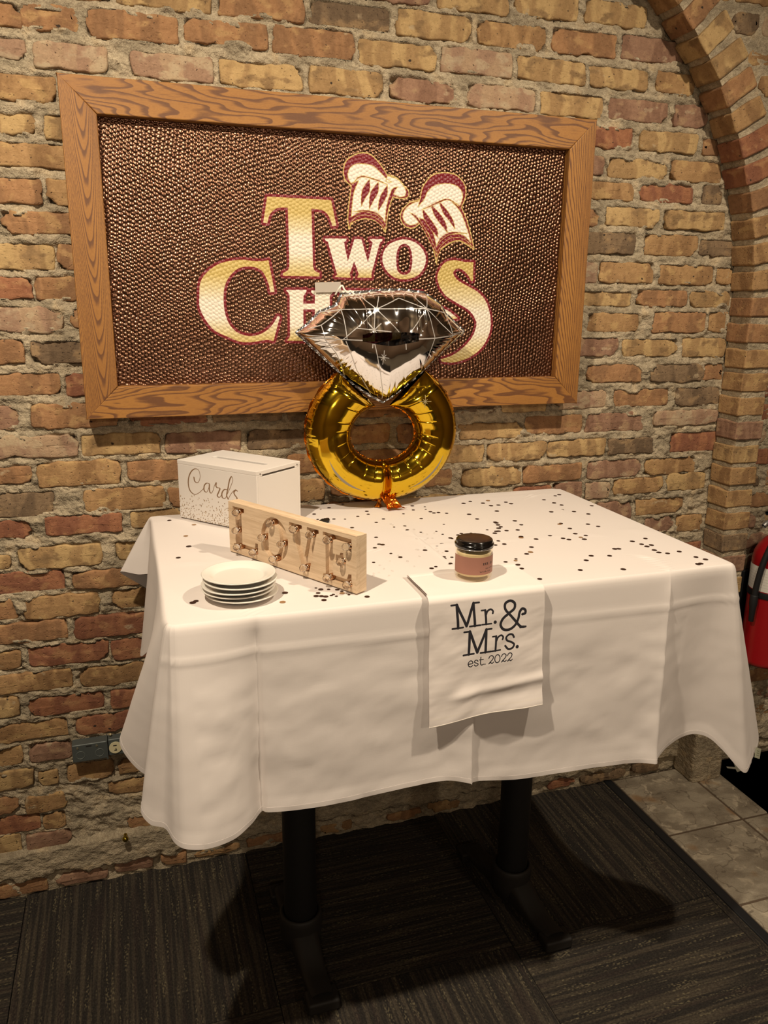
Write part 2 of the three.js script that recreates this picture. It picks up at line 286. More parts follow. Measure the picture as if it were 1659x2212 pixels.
{
  const sh = new THREE.Shape(); // the mortar body, from the pier up and over the arch
  const xr = AC[0] + AR, xl = -1.19, xp = xr + PIER, C2 = xp + AR;
  sh.moveTo(xr + 0.0055, 0); sh.lineTo(xp - 0.005, 0); sh.lineTo(xp - 0.005, AC[1]);
  for (let i = 0; i <= 20; i++) { const a = Math.PI - i / 20 * Math.PI / 2; sh.lineTo(C2 + Math.cos(a) * (AR + 0.004), AC[1] + Math.sin(a) * (AR + 0.004)); }
  sh.lineTo(C2, CEIL); sh.lineTo(-1.6, CEIL); sh.lineTo(-1.6, 0); sh.lineTo(xl - 0.004, 0); sh.lineTo(xl - 0.004, AC[1]);
  for (let i = 0; i <= 40; i++) { const a = Math.PI - i / 40 * Math.PI; const rx = a > Math.PI / 2 ? AC[0] - xl : AR; sh.lineTo(AC[0] + Math.cos(a) * (rx + 0.009), AC[1] + Math.sin(a) * (AR + 0.009)); }
  sh.closePath();
  const g = new THREE.ExtrudeGeometry(sh, { depth: AD - 0.0055, bevelEnabled: false, curveSegments: 4 });
  mesh('mortar', boxUV(g, TEX), mortarMat, wallFront);
  const r = rng(88), tones = 'ybmodbpdmbroyb';
  const tone = () => brickMats[tones[Math.floor(r() * tones.length)]];
  const variants = Array.from({ length: 6 }, (_, i) => solidBrick(0.1, 0.056, 0.09, 300 + i, 0.0045));
  for (let k = 0; k < 21; k++) { // the pier, one header to a course
    const y = 0.06 + k * 0.0722; if (y < 0.2) continue; if (y > 1.54) break;
    const m = mesh('brick', variants[k % 6], tone(), wallFront); m.position.set(xr + PIER / 2 + (r() - 0.5) * 0.005, y + (r() - 0.5) * 0.005, AD / 2 - 0.001 + (r() - 0.5) * 0.004); m.rotation.z = (r() - 0.5) * 0.03;
  }
  mesh('plinth', moved(boxUV(solidBrick(PIER + 0.022, 0.2, AD + 0.016, 333, 0.012), TEX), xr + PIER / 2, 0.094, AD / 2), mortarMat, wallFront);
  const vous = Array.from({ length: 6 }, (_, i) => solidBrick(0.108, 0.055, 0.096, 340 + i, 0.005));
  const reds = 'rorbybodbb';
  let count = 0;
  for (let s = 0.03; s < AR * Math.PI; s += 0.0725) { // round the arch from its right foot
    const a = s / AR; const rx = a > Math.PI / 2 ? AC[0] - xl : AR;
    const m = mesh('brick', vous[count % 6], brickMats[reds[Math.floor(r() * 10)]], wallFront); count++;
    const ca = Math.cos(a), sa = Math.sin(a), nn = Math.hypot(ca / rx, sa / AR), off = 0.0545 + (r() - 0.5) * 0.006;
    m.position.set(AC[0] + ca * rx + ca / rx / nn * off, AC[1] + sa * AR + sa / AR / nn * off, AD / 2 - 0.001 + (r() - 0.5) * 0.004);
    m.rotation.z = Math.atan2(sa / AR, ca / rx) + (r() - 0.5) * 0.06;
  }
  for (let k = 0; k < 17; k++) { // courses of the wall over the arch
    const y = 1.66 + k * 0.0722; let x = -1.55 + (k % 2) * 0.1;
    while (x < C2 - 0.1) {
      const w = 0.2; const cx = x + w / 2; x += 0.214;
      const inside = (px) => { const rx = px < AC[0] ? AC[0] - xl : AR, q1 = Math.hypot((px - AC[0]) / (rx + 0.125), (y - AC[1] + 0.03) / (AR + 0.125)) < 1, q2 = Math.hypot((px - C2) / (AR + 0.06), (y - AC[1]) / (AR + 0.06)) < 1; return q1 || q2; };
      let a = cx - w / 2, e = cx + w / 2; while (a < e && inside(a)) a += 0.01; while (e > a && inside(e)) e -= 0.01;
      if (e - a < 0.045) continue;
      const q = brickShape({ x0: a, x1: e, y0: y - 0.026, y1: y + 0.026 }, 1200 + Math.round(x * 90 + k * 500)); const m = mesh('brick', q.g, tone(), wallFront); m.position.set(q.cx, q.cy, AD - 0.002);
    }
  }
}
// the wall in the next bay, behind the fire extinguisher
{
  const g = structure(group('wall_bay')); const r = rng(61);
  for (let k = 0; k < 20; k++) { const y = 0.1 + k * 0.0722; let x = 1.296 - (k % 2) * 0.1; while (x < 1.9) { const a = Math.max(x, 1.297); const q = brickShape({ x0: a, x1: x + 0.2, y0: y - 0.026, y1: y + 0.026 }, 2000 + k * 9 + Math.round(x * 10)); const m = mesh('brick', q.g, brickMats['bdmorp'[Math.floor(r() * 6)]], g); m.position.set(q.cx, q.cy, 0.0005); x += 0.214; } }
}
partNames(wallBack); partNames(wallFront);

// ---------------------------------------------------------------- the rest of the room, out of the picture
const plaster = std('#8a7058', 0.9), dark = std('#75654f', 0.9);
structure(mesh('wall_left', moved(new THREE.BoxGeometry(0.15, CEIL, 5.4), -2.675, CEIL / 2, 2.6), plaster));
structure(mesh('wall_right', moved(new THREE.BoxGeometry(0.15, CEIL, 5.4), 3.175, CEIL / 2, 2.6), plaster));
structure(mesh('wall_rear', moved(new THREE.BoxGeometry(6, CEIL, 0.15), 0.25, CEIL / 2, 5.275), plaster));
structure(mesh('wall_end', moved(new THREE.BoxGeometry(1.1, CEIL, 0.15), -2.1, CEIL / 2, 0.0), plaster));
structure(mesh('wall_far', moved(new THREE.BoxGeometry(1.3, CEIL, 0.15), 2.55, CEIL / 2, -0.1), plaster));
structure(mesh('ceiling', moved(new THREE.BoxGeometry(6, 0.12, 5.6), 0.25, CEIL + 0.06, 2.5), dark));
LAMPS.forEach((L, i) => {
  const g = group('ceiling_lamp', L.x, CEIL, L.z); tag(g, ['round recessed ceiling lamp over the right half of the table', 'round recessed ceiling lamp over the left end of the table'][i], 'lamp');
  mesh('trim_ring', lathe([[0.062, 0], [0.085, -0.001], [0.088, -0.006], [0.08, -0.01], [0.062, -0.006], [0.06, 0]], 40), std('#d8d2c8', 0.5), g);
  mesh('lens', moved(new THREE.CylinderGeometry(0.06, 0.06, 0.004, 32), 0, -0.0025, 0), std('#fff2dd', 0.4, { emissive: new THREE.Color(...WARM), emissiveIntensity: 6 }), g);
  const s = new THREE.SpotLight(new THREE.Color(...WARM), L.i, 0, L.cone, 0.65, 2);
  s.name = 'lamp_light'; s.position.set(L.x, CEIL - 0.03, L.z); s.target.position.set(...L.to); s.castShadow = true; s.shadow.radius = L.r; s.shadow.mapSize.set(2048, 2048); s.shadow.bias = -0.0004;
  scene.add(s); scene.add(s.target); s.target.name = 'lamp_aim';
});
UNSEEN_GLOBES.forEach(([x, y, z, i], k) => {  // out of view, placed to light the cloth front, ceiling and rear walls
  const g = group('unseen_globe_lamp', x, y, z); tag(g, ['unseen globe lamp behind the viewer, lighting the cloth and ceiling, nearer the left wall', 'unseen globe lamp behind the viewer, lighting the cloth and ceiling, nearer the right wall'][k], 'lamp');
  mesh('globe', new THREE.SphereGeometry(0.085, 32, 20), std('#fff2dd', 0.4, { emissive: new THREE.Color(...WARM), emissiveIntensity: 5 }), g);
  mesh('cord', moved(new THREE.CylinderGeometry(0.004, 0.004, CEIL - y - 0.08, 10), 0, (CEIL - y + 0.08) / 2, 0), std('#1c1a18', 0.6), g);
  mesh('canopy', moved(new THREE.CylinderGeometry(0.06, 0.06, 0.02, 28), 0, CEIL - y - 0.011, 0), std('#2a2623', 0.5), g);
  const p = new THREE.PointLight(new THREE.Color(...WARM), i); p.name = 'unseen_globe_light'; p.position.set(x, y, z); p.castShadow = true; p.shadow.radius = 4; scene.add(p);
});

// ---------------------------------------------------------------- floor: carpet tiles, edge strip, stone tiles, mat
const floor = structure(group('floor'));
mesh('slab', moved(new THREE.BoxGeometry(6, 0.1, 5.6), 0.25, -0.062, 2.5), std('#4a4238', 0.95), floor);
const carpetTex = (seed) => dataTex(512, 512, (px, py) => {
  const x = px / 512, y = py / 512, line = nz(x * 52, y * 1.4, seed), line2 = nz(x * 120, y * 3, seed + 3), fleck = nz(x * 190, y * 80, seed + 5);
  let c = mix3([33, 28, 23], [62, 54, 43], sstep(-0.3, 0.45, line + line2 * 0.6));
  const gold = sstep(0.12, 0.4, nz(x * 96, y * 5, seed + 8)) * sstep(-0.1, 0.3, fleck); c = mix3(c, [98, 89, 66], gold * 0.8);
  const plum = sstep(0.2, 0.4, nz(x * 30, y * 2.4, seed + 12)); c = mix3(c, [42, 32, 27], plum * 0.6);
  const g = fleck * 16 + nz(x * 210, y * 210, seed) * 16; return [c[0] + g, c[1] + g, c[2] + g * 0.9];
});
const carpetBump = dataTex(512, 512, (px, py) => { const x = px / 512, y = py / 512, h = 128 + nz(x * 105, y * 4, 3) * 90 + nz(x * 46, y * 2, 5) * 60 + nz(x * 170, y * 60, 7) * 70; return [h, h, h]; }, false);
const carpetMats = [0, 1, 2].map((i) => std(0xffffff, 1, { map: carpetTex(400 + i * 31), bumpMap: carpetBump, bumpScale: 0.004 }));
{
  const S = 0.6, base = new RoundedBoxGeometry(S - 0.0016, 0.012, S - 0.0016, 2, 0.002);
  const lay = (turn) => { const g = moved(base.clone(), 0, 0, 0); const p = g.attributes.position, uv = g.attributes.uv; for (let i = 0; i < p.count; i++) uv.setXY(i, (turn ? p.getZ(i) : p.getX(i)) / S + 0.5, (turn ? p.getX(i) : p.getZ(i)) / S + 0.5); return g; };
  const along = lay(false), across = lay(true);
  const edge = (() => { const g = new RoundedBoxGeometry(0.026, 0.012, S - 0.0016, 2, 0.002); const p = g.attributes.position, uv = g.attributes.uv; for (let i = 0; i < p.count; i++) uv.setXY(i, p.getX(i) / S + 0.5, p.getZ(i) / S + 0.5); return g; })();
  for (let i = -3; i < 3; i++) for (let j = 0; j < 8; j++) {
    const x = -0.929 + S / 2 + S * i, z = -0.046 + S / 2 + S * j; 
    const m = mesh('carpet_tile', (i + j) % 2 === 0 ? along : across, carpetMats[(i * 5 + j * 3 + 30) % 3], floor); m.position.set(x + 0.0, -0.006, z);
  }
  for (let j = 0; j < 8; j++) { const m = mesh('carpet_tile', edge, carpetMats[j % 3], floor); m.position.set(0.884, -0.006, -0.046 + S / 2 + S * j); }
}
mesh('edge_strip', moved(new RoundedBoxGeometry(0.03, 0.014, 5, 2, 0.004), 0.9125, -0.0045, 2.48), std('#15171a', 0.55), floor);
{
  const tileTex = (s) => dataTex(512, 512, (px, py) => {
    const x = px / 512, y = py / 512, n = fbm(x * 3, y * 4.5, s, 5), v = fbm(x * 7 + n * 2, y * 5, s + 9, 4);
    let c = mix3([158, 147, 128], [130, 119, 102], sstep(-0.25, 0.25, n)); c = mix3(c, [180, 167, 145], sstep(0.12, 0.34, v)); c = mix3(c, [142, 108, 74], sstep(0.24, 0.42, fbm(x * 2, y * 2, s + 30, 3)) * 0.8);
    const vein = Math.abs(fbm(x * 2.4, y * 2.4, s + 50, 4)); c = mix3(c, [84, 74, 62], sstep(0.02, 0.0, vein) * 0.5);
    const g = nz(x * 90, y * 90, s) * 10; return [c[0] + g, c[1] + g, c[2] + g];
  });
  const tileBump = dataTex(512, 512, (px, py) => { const x = px / 512, y = py / 512, h = 128 + fbm(x * 4, y * 5, 700, 5) * 170 + sstep(0.05, 0.12, fbm(x * 3, y * 3.5, 720, 3)) * 40; return [h, h, h]; }, false);
  const mats = [0, 1, 2, 3].map((i) => std(0xffffff, 0.62, { map: tileTex(500 + i * 77), bumpMap: tileBump, bumpScale: 0.006 }));
  const g = new RoundedBoxGeometry(0.273, 0.014, 0.298, 3, 0.003), p = g.attributes.position, uv = g.attributes.uv; for (let i = 0; i < p.count; i++) uv.setXY(i, p.getX(i) / 0.28 + 0.5, p.getZ(i) / 0.3 + 0.5);
  let k = 0;
  for (let i = 0; i < 8; i++) for (let j = 0; j < 16; j++) { const m = mesh('stone_tile', g, mats[(i * 7 + j * 5 + (i * j) % 3) % 4], floor); m.position.set(0.93 + 0.1375 + i * 0.2805, -0.0055, 0.003 + 0.151 + j * 0.3055); k++; }
  mesh('grout', moved(new THREE.BoxGeometry(2.3, 0.01, 5), 2.07, -0.0068, 2.5), std('#5a4a3a', 0.95), floor);
}
partNames(floor);
{
  const m = tag(group('floor_mat', 1.90, 0.0015, 0.62), 'black rubber floor mat with a pale mark, on the stone tiles beyond the table', 'mat');
  const s = new THREE.Shape(); s.moveTo(-0.585, -0.6); s.lineTo(0.6, -0.6); s.lineTo(0.6, 0.9); s.lineTo(-0.6, 0.9); s.closePath();
  mesh('rubber', moved(new THREE.ExtrudeGeometry(s, { depth: 0.006, bevelEnabled: true, bevelSize: 0.004, bevelThickness: 0.003, bevelSegments: 2 }), 0, 0, 0, -Math.PI / 2).scale(1, 1, -1).rotateY(0), std('#101113', 0.85, { side: THREE.DoubleSide }), m);
  const q = new THREE.Shape(); q.moveTo(0, 0); q.lineTo(0.02, 0.002); q.lineTo(0.05, 0.05); q.lineTo(0.03, 0.052); q.lineTo(0.016, 0.028); q.lineTo(-0.012, 0.04); q.lineTo(-0.016, 0.03); q.lineTo(0.008, 0.016); q.closePath();
  mesh('printed_mark', moved(new THREE.ShapeGeometry(q), -0.535, 0.0105, -0.52, -Math.PI / 2, 0, 0), std('#8d8878', 0.8), m);
}

// ---------------------------------------------------------------- the tall table on two cast columns
const T = 1.07;
const TX0 = -0.529, TX1 = 0.603, TZ0 = 0.068, TZ1 = 0.778;
{
  const iron = std('#0e0d0d', 0.6), worn = std('#211e1b', 0.65);
  const t = tag(group('pedestal_table', 0.037, 0, 0.40), 'tall table with two black iron columns under the white cloth', 'table');
  mesh('tabletop', moved(new RoundedBoxGeometry(TX1 - TX0 - 0.012, 0.028, TZ1 - TZ0 - 0.012, 3, 0.006), 0, T - 0.0185, (TZ0 + TZ1) / 2 - 0.40), std('#4a3020', 0.6), t);
  for (const s of [-1, 1]) {
    const cx = s < 0 ? -0.283 : 0.303, skew = s < 0 ? 0.01 : 0.035;
    mesh('column', moved(new THREE.CylinderGeometry(0.0405, 0.0405, 0.94, 32), cx, 0.10 + 0.47, 0), iron, t);
    mesh('top_plate', moved(new RoundedBoxGeometry(0.12, 0.014, 0.5, 2, 0.004), cx, T - 0.04, 0.02), iron, t);
    const foot = new THREE.Group(); foot.name = 'base'; t.add(foot);
    mesh('collar', moved(lathe([[0.030, 0.022], [0.047, 0.028], [0.052, 0.06], [0.0535, 0.10], [0.0525, 0.112], [0.048, 0.117], [0.043, 0.115], [0.041, 0.10]], 40), cx, 0, 0), worn, foot);
    for (const dir of [1, -1]) {
      const len = dir > 0 ? 0.188 : 0.19;
      const arm = gridGeo(20, 24, (u, v) => { const a = u * Math.PI * 2, k = v, w = lerp(0.044, 0.027, Math.pow(k, 0.4)) * (k > 0.99 ? 0.9 : 1), hh = lerp(0.085, 0.03, sstep(0, 0.75, k)), yc = lerp(0.012, 0.010, k); const c = Math.cos(a), sn = Math.sin(a); const px = Math.sign(c) * Math.pow(Math.abs(c), 0.6) * w, py = Math.sign(sn) * Math.pow(Math.abs(sn), 0.7) * hh / 2 + hh / 2; return [cx + px + skew * dir * k, yc + py, dir * k * len]; }, dir < 0);
      mesh('arm', arm, worn, foot);
      mesh('foot_pad', moved(new RoundedBoxGeometry(0.076, 0.03, 0.05, 3, 0.007), cx + skew * dir, 0.0165, dir * (len - 0.004)), worn, foot);
    }
  }
  partNames(t);
}

// ---------------------------------------------------------------- the tablecloth
const weave = dataTex(256, 256, (px, py) => { const h = 128 + (Math.sin(px / 256 * Math.PI * 2 * 32) + Math.sin(py / 256 * Math.PI * 2 * 32)) * 10 + nz(px / 9, py / 9, 3) * 40; return [h, h, h]; }, false);
const clothMat = phys('#dbd2cc', 0.88, { bumpMap: weave, bumpScale: 0.00009, sheen: 0.25, sheenRoughness: 0.6, sheenColor: new THREE.Color(1, 1, 1), side: THREE.DoubleSide });
const fold = (d, w = 0.0035) => Math.exp(-((d / w) ** 2));
const clothTop = (x, z) => T + 0.0022 * fold(x - 0.036) + 0.0024 * fold(x - 0.468 + (z - 0.4) * 0.05) + 0.0016 * fold(x + 0.386) + 0.0020 * fold(z - 0.487 - x * 0.05) + 0.0010 * fold(z - 0.125, 0.006) + fbm(x * 5, z * 5, 41, 2) * 0.0012;
{
  // columns round the edge: where the cloth leaves the table top (x, z) and where its hem hangs (x, y, z)
  const cols = [
    // back, hanging between table and wall
    [0.55, TZ0, 0.55, 0.74, 0.035], [0.2, TZ0, 0.2, 0.74, 0.035], [-0.2, TZ0, -0.2, 0.74, 0.035], [-0.46, TZ0, -0.47, 0.76, 0.035],
    [TX0 + 0.01, TZ0, -0.54, 0.86, 0.045], [TX0, TZ0 + 0.002, -0.616, 0.934, 0.075], [TX0, TZ0 + 0.012, -0.575, 0.932, 0.094], [TX0, TZ0 + 0.03, -0.540, 0.928, 0.108],
    [TX0, TZ0 + 0.055, -0.551, 0.87, 0.125], [TX0, TZ0 + 0.10, -0.574, 0.80, 0.20], [TX0, 0.28, -0.581, 0.805, 0.30], [TX0, 0.40, -0.549, 0.868, 0.40],
    [TX0, 0.52, -0.555, 0.85, 0.50], [TX0, 0.66, -0.602, 0.80, 0.57], [TX0, 0.735, -0.628, 0.79, 0.625], [TX0, 0.755, -0.617, 0.772, 0.665], [TX0, 0.765, -0.586, 0.748, 0.695],
    [TX0, 0.769, -0.550, 0.735, 0.680], [TX0, 0.771, -0.580, 0.738, 0.735], [TX0, 0.774, -0.598, 0.732, 0.775], [TX0 + 0.002, 0.776, -0.584, 0.714, 0.795], [TX0 + 0.003, 0.777, -0.560, 0.709, 0.808],
    [TX0 + 0.005, TZ1, -0.546, 0.697, 0.836], [TX0 + 0.012, TZ1, -0.527, 0.691, 0.850], [TX0 + 0.035, TZ1, -0.492, 0.686, 0.852], [TX0 + 0.07, TZ1, -0.450, 0.684, 0.838], [-0.425, TZ1, -0.415, 0.690, 0.815],
    [-0.395, TZ1, -0.393, 0.695, 0.794], [-0.37, TZ1, -0.375, 0.697, 0.800], [-0.32, TZ1, -0.32, 0.693, 0.803], [-0.24, TZ1, -0.24, 0.690, 0.801], [-0.14, TZ1, -0.14, 0.696, 0.800], [-0.04, TZ1, -0.045, 0.699, 0.803],
    [0.005, TZ1, 0.004, 0.692, 0.815], [0.016, TZ1, 0.012, 0.689, 0.816], [0.026, TZ1, 0.026, 0.684, 0.802], [0.10, TZ1, 0.112, 0.669, 0.800], [0.20, TZ1, 0.206, 0.667, 0.801], [0.31, TZ1, 0.315, 0.664, 0.803], [0.40, TZ1, 0.395, 0.661, 0.810],
    [0.442, TZ1, 0.428, 0.659, 0.818], [0.452, TZ1, 0.446, 0.657, 0.802], [0.49, TZ1, 0.493, 0.661, 0.775], [0.53, TZ1, 0.539, 0.669, 0.762], [0.56, TZ1, 0.571, 0.673, 0.765], [0.578, TZ1, 0.601, 0.664, 0.776], [0.588, TZ1, 0.630, 0.636, 0.792],
    [0.598, TZ1, 0.672, 0.588, 0.815], [TX1, 0.774, 0.702, 0.600, 0.802], [TX1, 0.765, 0.747, 0.627, 0.772], [TX1, 0.75, 0.762, 0.655, 0.735], [TX1, 0.72, 0.73, 0.68, 0.69], [TX1, 0.66, 0.665, 0.69, 0.64], [TX1, 0.5, 0.645, 0.69, 0.5], [TX1, 0.3, 0.66, 0.69, 0.3], [TX1, 0.14, 0.65, 0.70, 0.14], [TX1 - 0.002, TZ0 + 0.01, 0.65, 0.70, 0.07], [TX1 - 0.02, TZ0, 0.62, 0.72, 0.04],
  ];
  const M = cols.length, SUB = 7, tops = [], hems = [];
  const cat = (a, b, c, d, t) => 0.5 * (2 * b + (c - a) * t + (2 * a - 5 * b + 4 * c - d) * t * t + (3 * b - a - 3 * c + d) * t * t * t);
  for (let i = 0; i < M; i++) for (let k = 0; k < SUB; k++) {
    const t = k / SUB, A = cols[(i - 1 + M) % M], B = cols[i], C = cols[(i + 1) % M], D = cols[(i + 2) % M];
    tops.push([lerp(B[0], C[0], t), lerp(B[1], C[1], t)]); hems.push([2, 3, 4].map((q) => cat(A[q], B[q], C[q], D[q], t)));
  }
  const N = tops.length, rings = 26, rows = 46, p = [], uv = [], idx = [];
  const crease = fold, topY = clothTop;
  const cx = (TX0 + TX1) / 2, cz = (TZ0 + TZ1) / 2;
  for (let j = 0; j <= rings; j++) for (let i = 0; i < N; i++) { const k = Math.min(0.999, j / rings) , x = lerp(cx, tops[i][0], k), z = lerp(cz, tops[i][1], k); const e = sstep(0.988, 1, k) * 0.001; p.push(x, topY(x, z) - e, z); uv.push(x * 8, z * 8); }
  let perim = 0;
  for (let j = 1; j <= rows; j++) for (let i = 0; i < N; i++) {
    const [tx, tz] = tops[i], h = hems[i], v = Math.pow(j / rows, 1.35), y0 = T;
    const ox = h[0] - tx, oz = h[2] - tz, out = Math.hypot(ox, oz) || 1e-6;
    // round over the table's edge, then hang to the hem
    const edge = Math.min(1, v / 0.05), lead = 0.008 * (1 - (1 - edge) ** 2), drop = y0 - h[1];
    const nxo = tx <= TX0 + 0.006 ? -1 : tx >= TX1 - 0.006 ? 1 : 0, nzo = tz >= TZ1 - 0.004 ? 1 : tz <= TZ0 + 0.004 ? -1 : 0, nl = Math.hypot(nxo, nzo) || 1;
    const ease = Math.pow(v, 0.92);
    let x = lerp(tx, h[0], ease) + nxo / nl * lead * (1 - v), z = lerp(tz, h[2], ease) + nzo / nl * lead * (1 - v), y = y0 - drop * (v < 0.05 ? v * v / 0.1 + v * 0.5 : v - 0.0 ) ;
    if (v < 0.05) y = y0 - drop * v * (0.25 + 0.75 * v / 0.05);
    // soft buckles and the pressed folds across the drop
    const s = tx * 9 + tz * 4, amp = 0.0075 * sstep(0.08, 0.45, v) * (nzo > 0 && Math.abs(tx) < 0.5 ? 1 : 0.35);
    const wob = fbm(x * 6.5, y * 9, 7, 3) * amp * 1.0 + fbm(x * 20, y * 46 + x * 12, 17, 2) * amp * 0.3;
    const press = nzo > 0 ? 0.0022 * crease(y - 1.002 + x * 0.012, 0.0045) : 0;
    const vfold = nzo > 0 ? sstep(0.0, 0.12, v) * (-0.006 * Math.exp(-(tx < -0.388 ? -0.388 - tx : (tx + 0.388) * 2.2) / 0.014) + 0.004 * Math.exp(-Math.abs(tx - 0.022) / 0.006) + 0.005 * Math.exp(-Math.abs(tx - 0.446) / 0.006)) : 0;
    z += (nzo || 0.2) * (wob + press) + vfold; x += nxo * wob * 0.6;
    if (j > rows - 2) z += 0.0018 * (nzo > 0 ? 1 : 0);
    p.push(x, y, z); uv.push((nzo ? x : z) * 8, y * 8);
  }
  const R = rings + rows;
  for (let j = 0; j < R; j++) for (let i = 0; i < N; i++) { const a = j * N + i, b = j * N + (i + 1) % N, c = a + N, d = b + N; idx.push(a, b, c, b, d, c); }
  const g = new THREE.BufferGeometry(); g.setAttribute('position', new THREE.Float32BufferAttribute(p, 3)); g.setAttribute('uv', new THREE.Float32BufferAttribute(uv, 2)); g.setIndex(idx); g.computeVertexNormals();
  const c = tag(group('tablecloth'), 'white tablecloth draped over the tall table with fold creases and hanging corners', 'tablecloth');
  mesh('cloth', g, clothMat, c);
  // the stitched hem, a narrow doubled band along the edge
  const hp = [], hu = [], hi = []; const base = (rings + rows) * N, up = (rings + rows - 1) * N;
  for (let i = 0; i <= N; i++) { const k = i % N; const a = new THREE.Vector3(...p.slice((base + k) * 3, (base + k) * 3 + 3)), b = new THREE.Vector3(...p.slice((up + k) * 3, (up + k) * 3 + 3)); const dir = b.sub(a).normalize().multiplyScalar(0.009); const [tx, tz] = tops[k]; const n = new THREE.Vector3(a.x - cx * 0 - tx * 0.0, 0, 0); const ox = tx <= TX0 + 0.006 ? -1 : tx >= TX1 - 0.006 ? 1 : 0, oz = tz >= TZ1 - 0.004 ? 1 : tz <= TZ0 + 0.004 ? -1 : 0; n.set(ox, 0, oz).normalize().multiplyScalar(0.0003);
    for (const q of [a.clone().add(new THREE.Vector3(0, -0.0006, 0)), a.clone().add(n).add(new THREE.Vector3(0, -0.0004, 0)), a.clone().add(dir).add(n), a.clone().add(dir)]) { hp.push(q.x, q.y, q.z); hu.push(i * 0.03, q.y * 8); } }
  for (let i = 0; i < N; i++) for (let k = 0; k < 3; k++) { const a = i * 4 + k, b = a + 1, e = a + 4, f = e + 1; hi.push(a, b, e, b, f, e); }
  const hg = new THREE.BufferGeometry(); hg.setAttribute('position', new THREE.Float32BufferAttribute(hp, 3)); hg.setAttribute('uv', new THREE.Float32BufferAttribute(hu, 2)); hg.setIndex(hi); hg.computeVertexNormals();
  mesh('hem', hg, clothMat, c);
  const tg = gridGeo(6, 4, (u, v) => [0.716 + u * 0.028, 0.632 - v * 0.026 - u * 0.016, 0.797 - u * 0.012 + 0.002 * Math.sin(u * 3)]);
  mesh('care_tag', tg, std('#dfe0d2', 0.8, { side: THREE.DoubleSide, map: canvasTex(64, 48, (k, w, h) => { k.fillStyle = '#dcdccc'; k.fillRect(0, 0, w, h); k.fillStyle = '#9a9c88'; for (const y of [12, 22, 32]) k.fillRect(14, y, 34 - y / 3, 3); }) }), c).userData.label = 'small pale care tag at the corner';
}

// ---------------------------------------------------------------- the oak-framed sign of hammered copper
function oakTex(seed, vertical) {
  const W = 1900, H = 116;
  return dataTex(W, H, (px, py) => {
    const u = px / W * 1.33, v = (py / H - 0.5) * 0.0765;
    const n1 = fbm(u * 3.2, v * 16, seed, 3), n2 = nz(u * 14, v * 90, seed + 5), vc = fbm(u * 1.4, 0.3, seed + 3, 2) * (vertical ? 0.02 : 0.055) + (vertical === 'straight' ? -0.075 : vertical ? -0.008 : 0.002);
    // flat-sawn rings: nested arches, straight and close where they run out at the edges
    const q = vertical === 'straight' ? (u - 42 * (v - vc) ** 2) / 0.040 + n1 * 2.2 + n2 * 0.26 : vertical ? (u - 330 * (v - vc) ** 2) / 0.040 + n1 * 1.9 + n2 * 0.26 : (v - vc) * 52 + (v - vc) ** 2 * 1900 * Math.sin(u * 3.7 + seed) + n1 * 5.4 + 2.4 * Math.sin(u * 4.3 + seed) + n2 * 0.28;
    const fr = q - Math.floor(q), n = nz(u * 30, v * 220, seed + 8);
    const late = sstep(0.50, 0.84, fr + n * 0.16) * sstep(1.0, 0.94, fr);
    let c = mix3([160, 111, 50], [136, 90, 38], 0.5 + nz(u * 2, v * 12, seed + 9));
    c = mix3(c, [88, 52, 26], late * 0.82);
    const pore = sstep(0.2, 0.5, nz(u * 42, v * 1500, seed + 11)) * 0.42 * (0.3 + fr); c = mix3(c, [92, 56, 28], pore);
    const g = nz(u * 200, v * 900, seed) * 8; return [c[0] + g, c[1] + g, c[2] + g * 0.7];
  });
}
